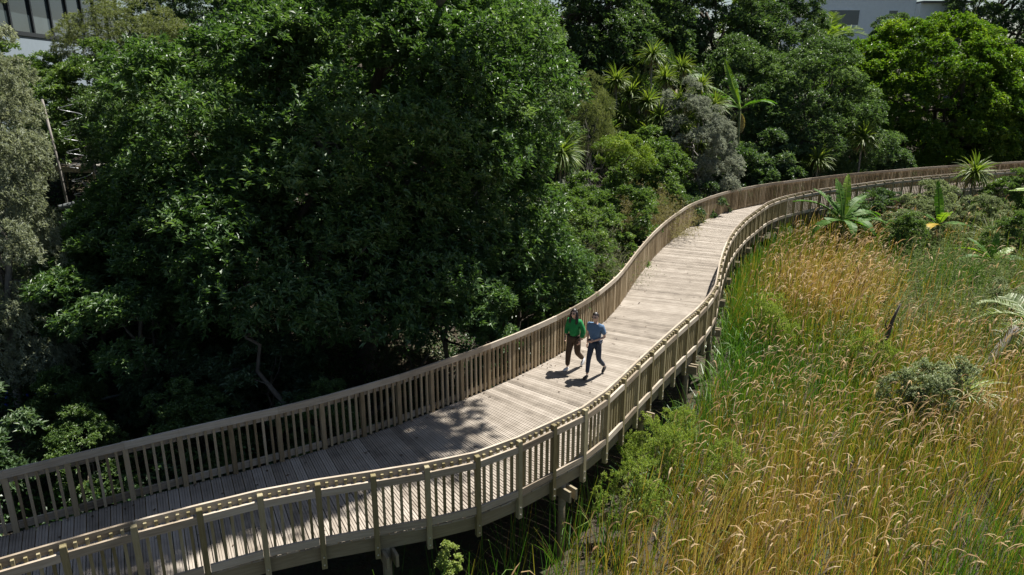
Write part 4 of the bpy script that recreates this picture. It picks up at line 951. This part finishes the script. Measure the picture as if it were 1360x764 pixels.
for k in range(44):
    z0 = 8.0 + k * .2
    q_.hexa([(0, -.02, z0), (12.4, -.02, z0), (12.4, 8, z0), (0, 8, z0)], [(0, 0.0, z0 + .199), (12.4, 0.0, z0 + .199), (12.4, 8, z0 + .199), (0, 8, z0 + .199)], .5)
q_.build('wall', M['white_wall'], wh)
q_ = Geo(); q_.box((12.402, -1.0, 8), (17.5, 7, 15.05)); q_.build('wall', M['white_wall'], wh)
q_ = Geo(); q_.hexa([(-.6, -.7, 16.8), (12.39, -.7, 16.8), (12.39, 8.6, 16.8), (-.6, 8.6, 16.8)], [(-.6, -.7, 16.98), (12.39, -.7, 16.98), (10.5, 4, 19.0), (1, 4, 19.0)]); q_.box((12.405, -1.5, 15.055), (18, 7.5, 15.25)); q_.build('roof', M['roof'], wh)
for (x0, x1, z0, z1) in ((2.6, 6.0, 12.75, 14.35), (9.4, 10.4, 13.7, 14.3)):
    f = Geo()
    for p0, p1 in (((x0 - .1, -.07, z0 - .1), (x1 + .1, .0, z0)), ((x0 - .1, -.07, z1), (x1 + .1, .0, z1 + .1)), ((x0 - .1, -.07, z0 + .001), (x0, .0, z1 - .001)), ((x1, -.07, z0 + .001), (x1 + .1, .0, z1 - .001))): f.box(p0, p1)
    f = f.build('window', M['white_wall'], wh)
    pn = Geo(); pn.box((x0 + .002, -.04, z0 + .002), (x1 - .002, -.028, z1 - .002)); pn.build('pane', M['blind'], f)

# ------------------------------------------------------------------ the cluttered corner on the left bank
tp = thing('timber_platform', 'grey weathered timber platform half hidden behind the left trees', 'platform', (-15.9, 26.4, 4.4), R(-8))
q_ = Geo()
for k in range(14): q_.box((-1.4 + k * .2, -1.0, .0), (-1.4 + k * .2 + .19, .9, .04))
q_.build('deck', M['bark_grey'], tp)
q_ = Geo(); q_.box((-1.42, -1.04, -.2), (1.42, -.99, .0)); q_.box((-1.42, .9, -.2), (1.42, .95, .0)); q_.build('beam', M['beam'], tp)
for x in (-1.3, 1.3):
    for y in (-.9, .8):
        q_ = Geo(); q_.box((x - .05, y - .05, -2.6), (x + .05, y + .05, -.002)); q_.build('leg', M['beam'], tp)
q_ = Geo(); q_.tube([(-15.4, 24.6, 2.0), (-15.6, 24.8, 4.4), (-15.9, 25.0, 6.7)], .042, 10)
tag(q_.build('leaning_pole', M['bark_grey'], None, True), 'thin grey leaning pole beside the wire coil', 'pole')
q_ = Geo()
tt = np.linspace(0, 2 * np.pi * 7, 260)
q_.tube(np.stack([.33 * np.cos(tt), .33 * np.sin(tt), tt / (2 * np.pi * 7) * 3.4], 1), .014, 5)
tag(q_.build('wire_coil', M['wire'], None, True, (-15.0, 25.0, 3.2)), 'tall loose coil of grey wire hanging beside the leaning pole', 'wire coil')
q_ = Geo(); q_.tube([(-15.6, 24.4, 3.1), (-14.9, 25.2, 3.25), (-13.9, 26.4, 3.4), (-13.2, 27.2, 3.5)], .10, 10)
tag(q_.build('drain_pipe', M['pipe'], None, True), 'fat pale pipe lying on the bank below the timber platform', 'pipe')
q_ = Geo(); q_.tube([(-13.2, 16.4, -1.0), (-11, 17.4, -.78), (-9.2, 18.3, -.6), (-7.5, 19.0, -.5)], .032, 10)
tag(q_.build('water_pipe', M['pipe'], None, True), 'thin grey pipe running through the shaded undergrowth beyond the railing', 'pipe')
rng = np.random.default_rng(90)
q_ = Geo(); P = np.array([(-.35, -.2, 0), (-.15, -.1, 1.0), (.15, 0, 1.9), (.2, 0, 2.9), (-.05, 0, 3.9), (-.5, .1, 4.6)]); q_.tube(P, [.13, .12, .11, .09, .06, .03], 8)
for k, e in ((2, (-.7, .1, 2.9)), (3, (1.0, .2, 3.6)), (4, (.5, .1, 4.9)), (1, (.9, .2, 1.7)), (1, (-.9, 0, 1.6)), (2, (1.2, -.1, 2.2))): q_.tube(limb(rng, P[k], e, .6, 6), np.linspace(.05, .012, 6), 6)
bt = q_.build('bare_tree', M['bark_grey'], None, True, (-13.9, 23.8, gz(-13.9, 23.8) - .1)); tag(bt, 'bare leaning grey trunk with thin branches on the left bank', 'tree')
for k, (x, y, z, lab, e) in enumerate(((-4.2, 15.9, -1.9, 'long bare fallen limb under the huge tree', (-2.7, .7, 3.8)), (-4.0, 18.6, -1.8, 'dead limb propped against the huge trunk', (1.6, .6, 1.6)), (-8.6, 17.6, -1.2, 'grey dead branch spreading in the shade left of the huge trunk', (-.8, .3, 1.9)))):
    q_ = Geo(); P = limb(rng, (0, 0, 0), e, .5, 8); q_.tube(P, np.linspace(.09, .03, 8), 7)
    for j in (3, 5, 6): q_.tube(limb(rng, P[j], P[j] + np.array([rng.normal(0, .6), rng.normal(0, .3), rng.uniform(.2, .8)]), .5, 4), np.linspace(.03, .008, 4), 5)
    tag(q_.build('dead_limb', M['bark'], None, True, (x, y, z)), lab, 'dead branch')
# blue flowers at the left edge
M['blue'] = leaf_mat('blue_petal', [(.02, .04, .35), (.04, .08, .5), (.07, .12, .6), (.1, .16, .7)], .5, .2, .3, (1, 1, 1))
rng = np.random.default_rng(91); t = thing('flowering_creeper', 'green creeper with small blue flowers at the left edge', 'creeper', (-12.6, 17.2, -1.1))
b = rng.normal(0, .5, (1800, 3)) * np.array([1.2, .8, .7]) + np.array([0, 0, .5])
V, F = leaves(rng, b, rand_dirs(rng, 1800, -.3), rng.uniform(.07, .14, 1800), .07, .15, .2); link('foliage', mesh_np('foliage', V, F, np.repeat(rng.random(1800), 2), [M['ivy']]), t)
c = np.repeat(rng.normal(0, .4, (16, 3)) * np.array([1.2, .5, .5]) + np.array([0, -.5, .7]), 6, 0); a = np.tile(np.arange(6) * np.pi / 3, 16)
V, F = leaves(rng, c, np.stack([np.cos(a), -np.ones(96) * .5, np.sin(a)], 1), .06, .05, .1, 0); link('flowers', mesh_np('flowers', V, F, np.repeat(rng.random(96), 2), [M['blue']]), t)

# ------------------------------------------------------------------ people
M['skin'] = plain('skin', (.54, .34, .25), .5, 0, .05)
M['hair'] = plain('dark_hair', (.018, .012, .009), .45, 0, .3, 30)
M['green_knit'] = plain('green_knit', (.006, .19, .045), .85, 0, .12, 40, .3)
M['brown_cloth'] = plain('brown_trousers', (.055, .034, .018), .85, 0, .12, 30, .2)
M['blue_cotton'] = plain('blue_cotton', (.085, .155, .26), .85, 0, .12, 30, .2)
M['navy_denim'] = plain('navy_denim', (.016, .028, .055), .85, 0, .2, 40, .2)
M['white_shoe'] = plain('white_shoe', (.62, .64, .66), .5, 0, .05)
M['black_shoe'] = plain('black_shoe', (.015, .014, .014), .5, 0, .1)
M['lens'] = plain('dark_lens', (.008, .008, .009), .15, 0, .0)
def skin_mesh(name, chains, mat, sub=2):
    """chains: list of joint lists [(x,y,z,r)...]; equal points are shared; first point is the root"""
    bmv = {}; V = []; E = []; Rr = []
    for ch in chains:
        prev = None
        for x, y, z, r in ch:
            k = (round(x, 4), round(y, 4), round(z, 4))
            if k not in bmv: bmv[k] = len(V); V.append((x, y, z)); Rr.append(r)
            i = bmv[k]
            if prev is not None and prev != i: E.append((prev, i))
            prev = i
    me = bpy.data.meshes.new(name); me.from_pydata(V, E, [])
    o = bpy.data.objects.new(name, me); COL.objects.link(o)
    md = o.modifiers.new('s', 'SKIN'); md.use_smooth_shade = True
    lay = me.skin_vertices[0].data if len(me.skin_vertices) else None
    if lay is None:
        bm2 = bmesh.new(); bm2.from_mesh(me); bm2.verts.layers.skin.verify(); bm2.to_mesh(me); bm2.free(); lay = me.skin_vertices[0].data
    roots = set()
    for i, r in enumerate(Rr):
        rx, ry = r if isinstance(r, tuple) else (r, r)
        lay[i].radius = (rx, ry); lay[i].use_root = False
    # one root for each connected piece
    par = list(range(len(V)))
    def fd(a):
        while par[a] != a: a = par[a]
        return a
    for a, b_ in E: par[fd(a)] = fd(b_)
    seen = set()
    for i in range(len(V)):
        if fd(i) not in seen: seen.add(fd(i)); lay[i].use_root = True
    ss_ = o.modifiers.new('d', 'SUBSURF'); ss_.levels = sub; ss_.render_levels = sub
    dg = bpy.context.evaluated_depsgraph_get()
    out = bpy.data.meshes.new_from_object(o.evaluated_get(dg)); out.name = name
    bpy.data.objects.remove(o); bpy.data.meshes.remove(me)
    out.materials.clear(); out.materials.append(mat)
    for p_ in out.polygons: p_.use_smooth = True
    return out
def join(name, meshes):
    bm = bmesh.new()
    for m_ in meshes: bm.from_mesh(m_)
    out = bpy.data.meshes.new(name); bm.to_mesh(out); bm.free()
    for mm in meshes[0].materials: out.materials.append(mm)
    for p_ in out.polygons: p_.use_smooth = True
    return out
def head_mesh(c, mat, s=1.0):
    """a head looking along +Y: skull, jaw, brow, nose, lips, ears"""
    bm = bmesh.new(); bmesh.ops.create_uvsphere(bm, u_segments=28, v_segments=22, radius=1.0)
    for v in bm.verts:
        x, y, z = v.co
        wx = .074; wy = .095; wz = .118
        if z < -.1: k = (-.1 - z) / .9; wx *= 1 - .38 * k; 
        X, Y, Z = x * wx, y * wy, z * wz
        if z < 0 and y < 0: Y *= 1 - .45 * min(1, -z)
        if y > 0:
            g1 = math.exp(-((X / .014) ** 2) - ((Z + .018) / .026) ** 2); Y += .024 * g1            # nose
            for sx in (-.031, .031): Y -= .010 * math.exp(-(((X - sx) / .017) ** 2) - ((Z - .012) / .014) ** 2)  # eye sockets
            Y += .006 * math.exp(-((X / .028) ** 2) - ((Z + .055) / .008) ** 2) - .004 * math.exp(-((X / .03) ** 2) - ((Z + .046) / .005) ** 2)
            Y += .008 * math.exp(-((X / .03) ** 2) - ((Z + .095) / .02) ** 2)                        # chin
        for sx in (-1, 1):
            e_ = math.exp(-((Z - .0) / .026) ** 2 - ((Y + .005) / .014) ** 2)
            if x * sx > .9: X += sx * .018 * e_
        v.co = (X * s + c[0], Y * s + c[1], Z * s + c[2])
    me = bpy.data.meshes.new('head'); bm.to_mesh(me); bm.free(); me.materials.append(mat); return me
def hand_chains(w_, d, sidev, pal):
    """wrist point, finger direction, across-palm direction (towards thumb), palm normal -> chains"""
    w_, d, sidev, pal = [np.array(v, float) for v in (w_, d, sidev, pal)]
    ch = []; k0 = w_ + d * .045
    ch.append([(*w_, .021), (*k0, (.024, .024)), (*(w_ + d * .085), (.026, .022))])
    for q, ln in zip((.027, .009, -.010, -.027), (.068, .076, .070, .056)):
        b_ = w_ + d * .085 + sidev * q
        p1 = b_ + d * ln * .45 + pal * .006; p2 = b_ + d * ln * .75 + pal * .022; p3 = b_ + d * ln * .92 + pal * .042
        ch.append([(*(b_ - d * .02), .0105), (*b_, .010), (*p1, .0095), (*p2, .009), (*p3, .0075)])
    t0 = w_ + d * .03 + sidev * .022
    ch.append([(*t0, .0125), (*(t0 + sidev * .022 + d * .022 + pal * .006), .0115), (*(t0 + sidev * .030 + d * .048 + pal * .016), .009)])
    return ch
def person(label, loc, rz, P, mats, hair, sc=1.0, long_sleeve=True, wide=1.0, shoe='shoe'):
    """P: joint dict in a frame looking along +Y"""
    t = thing('person', label, 'person', loc, rz); t.scale = (sc,) * 3
    J = {k: np.array(v, float) for k, v in P.items()}
    def c(*ks): return [(*J[k], r) for k, r in ks]
    body = [c(('pel', .10), ('belly', .095), ('chest', .105), ('neck0', .05), ('neck', .045), ('headc', .05)),
            c(('pel', .10), ('hipR', .075), ('kneeR', .05), ('ankR', .034)), c(('pel', .10), ('hipL', .075), ('kneeL', .05), ('ankL', .034)),
            c(('chest', .105), ('shR', .05), ('elR', .037), ('wrR', .025)), c(('chest', .105), ('shL', .05), ('elL', .037), ('wrL', .025))]
    bmh = skin_mesh('body', body, M['skin'])
    hands = []
    for sd_ in 'RL':
        d = nrm((J['wr' + sd_] - J['el' + sd_])[None])[0]
        pal = np.array([(-1 if sd_ == 'R' else 1) * 1.0, 0, 0]); pal = nrm((pal - d * (pal @ d))[None])[0] if abs(pal @ d) < .9 else np.array([0, -1., 0])
        sv = np.cross(d, pal); sv = sv if sv[1] > 0 else -sv
        for chn in hand_chains(J['wr' + sd_] - d * .01, d, sv, pal): hands.append(skin_mesh('hand', [chn], M['skin'], 1))
    link('body', join('body', [bmh, head_mesh(J['headc'], M['skin'])] + hands), t)
    # clothes
    sl = [c(('pel', .155), ('belly', .15), ('chest', .145), ('neck0', .07))]
    for sd_ in 'RL':
        if long_sleeve: sl.append(c(('chest', .145), ('sh' + sd_, .078), ('el' + sd_, .072), ('cuf' + sd_, .06)))
        else: sl.append(c(('chest', .145), ('sh' + sd_, .075), ('slv' + sd_, .065)))
    link('top', skin_mesh('top', sl, M[mats[0]]), t)['label'] = mats[3]
    pel2 = J['pel'] + np.array([0, 0, -.01])
    lg = []
    for sd_ in 'RL':
        a_ = J['ank' + sd_]; k_ = J['knee' + sd_]; hem = a_ + (k_ - a_) * .10
        lg.append([(*pel2, .125), (*J['hip' + sd_], .098 * wide ** .5), (*((J['hip' + sd_] + k_) / 2), .085 * wide), (*k_, .068 * wide), (*((k_ + a_) / 2), .060 * wide), (*hem, .052 * wide)])
    link('trousers', skin_mesh('trousers', lg, M[mats[1]]), t)['label'] = mats[4]
    for sd_ in 'RL':
        a_ = J['ank' + sd_]; o_ = J['toe' + sd_]; f = nrm((o_ - a_)[None])[0]; dn = np.array([0, -f[2], f[1]]) ; dn = -dn if dn[2] > 0 else dn
        h_ = a_ + dn * .045 - f * .05
        link('shoe', skin_mesh('shoe', [[(*a_, .045), (*(a_ + dn * .03 + f * .02), (.048, .046)), (*(o_ * .55 + a_ * .45 + dn * .026), (.05, .042)), (*o_, (.044, .033)), (*(o_ + f * .05), (.03, .022))], [(*(a_ + dn * .03 + f * .02), .046), (*h_, .038)]], M[mats[2]]), t)
    hc = J['headc']
    gl = Geo()
    for sx in (-.033, .033): gl.hexa([(hc[0] + sx - .024, hc[1] + .080, hc[2] - .004), (hc[0] + sx + .024, hc[1] + .080, hc[2] - .004), (hc[0] + sx + .024, hc[1] + .086, hc[2] - .004), (hc[0] + sx - .024, hc[1] + .086, hc[2] - .004)], [(hc[0] + sx - .027, hc[1] + .084, hc[2] + .032), (hc[0] + sx + .027, hc[1] + .084, hc[2] + .032), (hc[0] + sx + .027, hc[1] + .091, hc[2] + .032), (hc[0] + sx - .027, hc[1] + .091, hc[2] + .032)])
    gl.box((hc[0] - .01, hc[1] + .085, hc[2] + .016), (hc[0] + .01, hc[1] + .09, hc[2] + .024))
    for sx in (-1, 1): gl.tube([(hc[0] + sx * .06, hc[1] + .085, hc[2] + .02), (hc[0] + sx * .079, hc[1] + .03, hc[2] + .018), (hc[0] + sx * .08, hc[1] - .01, hc[2] + .012)], .004, 5)
    gl.build('sunglasses', M['lens'], t)
    # hair cap and, if long, falling locks
    bm = bmesh.new(); bmesh.ops.create_uvsphere(bm, u_segments=28, v_segments=20, radius=1.0)
    rg = np.random.default_rng(4)
    for v in bm.verts:
        x, y, z = v.co; wv = .004 * math.sin(x * 21 + z * 9) 
        v.co = (hc[0] + x * (.083 + wv), hc[1] - .012 + y * (.100 + wv), hc[2] + .018 + z * (.116 + wv))
    bmesh.ops.delete(bm, geom=[v for v in bm.verts if (v.co.y - hc[1] > .02 and v.co.z - hc[2] < .062 ) or v.co.z - hc[2] < -.075 or (v.co.y - hc[1] > -.03 and v.co.z - hc[2] < -.01)], context='VERTS')
    hm = bpy.data.meshes.new('hair'); bm.to_mesh(hm); bm.free(); hm.materials.append(M['hair'])
    ms = [hm]
    if hair == 'long':
        for sx in (-1, 1):
            ms.append(skin_mesh('lock', [[(hc[0] + sx * .055, hc[1] - .01, hc[2] + .07, .045), (hc[0] + sx * .088, hc[1] + .0, hc[2] - .03, .038), (hc[0] + sx * .10, hc[1] + .02, hc[2] - .15, .045), (hc[0] + sx * .105, hc[1] + .05, hc[2] - .28, .032)]], M['hair'], 2))
        ms.append(skin_mesh('lock', [[(hc[0], hc[1] - .06, hc[2] + .03, .07), (hc[0], hc[1] - .09, hc[2] - .10, .075), (hc[0], hc[1] - .09, hc[2] - .26, .06)]], M['hair'], 2))
    link('hair', join('hair', ms), t)
    return t
walk = math.pi - math.atan2(.58, .81)
wom = dict(pel=(0, 0, .93), belly=(0, .0, 1.08), chest=(0, .01, 1.28), neck0=(0, .0, 1.42), neck=(0, .01, 1.47), headc=(0, .04, 1.575),
           hipR=(.09, 0, .88), kneeR=(.10, .12, .49), ankR=(.10, .16, .09), toeR=(.11, .29, .045), hipL=(-.09, 0, .88), kneeL=(-.09, -.02, .48), ankL=(-.09, -.34, .20), toeL=(-.09, -.27, .07),
           shR=(.17, 0, 1.36), elR=(.25, -.06, 1.12), wrR=(.24, .05, .90), cufR=(.245, .03, .95), shL=(-.17, 0, 1.36), elL=(-.26, -.03, 1.10), wrL=(-.24, .10, .90), cufL=(-.245, .07, .95))
man = dict(pel=(0, 0, .97), belly=(0, .0, 1.12), chest=(0, .01, 1.33), neck0=(0, .0, 1.47), neck=(0, .01, 1.53), headc=(0, .035, 1.64),
           hipR=(.09, 0, .92), kneeR=(.10, .14, .52), ankR=(.10, .20, .09), toeR=(.11, .33, .045), hipL=(-.09, 0, .92), kneeL=(-.10, -.03, .50), ankL=(-.10, -.37, .19), toeL=(-.10, -.28, .07),
           shR=(.19, 0, 1.41), elR=(.24, -.07, 1.14), wrR=(.22, .02, .90), slvR=(.228, -.05, 1.20), shL=(-.19, 0, 1.41), elL=(-.25, -.04, 1.13), wrL=(-.06, .17, 1.06), slvL=(-.238, -.03, 1.19))
f_ = np.array([-.58, -.81])
person('woman with long dark hair in a baggy green jumper and wide brown trousers walking', (1.55 - f_[0] * .16, 17.52 - f_[1] * .16, .0), walk, wom,
       ('green_knit', 'brown_cloth', 'white_shoe', 'baggy green long sleeved jumper', 'wide dark brown trousers'), 'long', 1.0, True, 1.22)
person('man with short dark hair in a blue short sleeved shirt and navy jeans walking', (2.02 - f_[0] * .2, 17.0 - f_[1] * .2, .0), walk, man,
       ('blue_cotton', 'navy_denim', 'black_shoe', 'blue short sleeved shirt', 'navy jeans'), 'short', 1.0, False, 1.0)
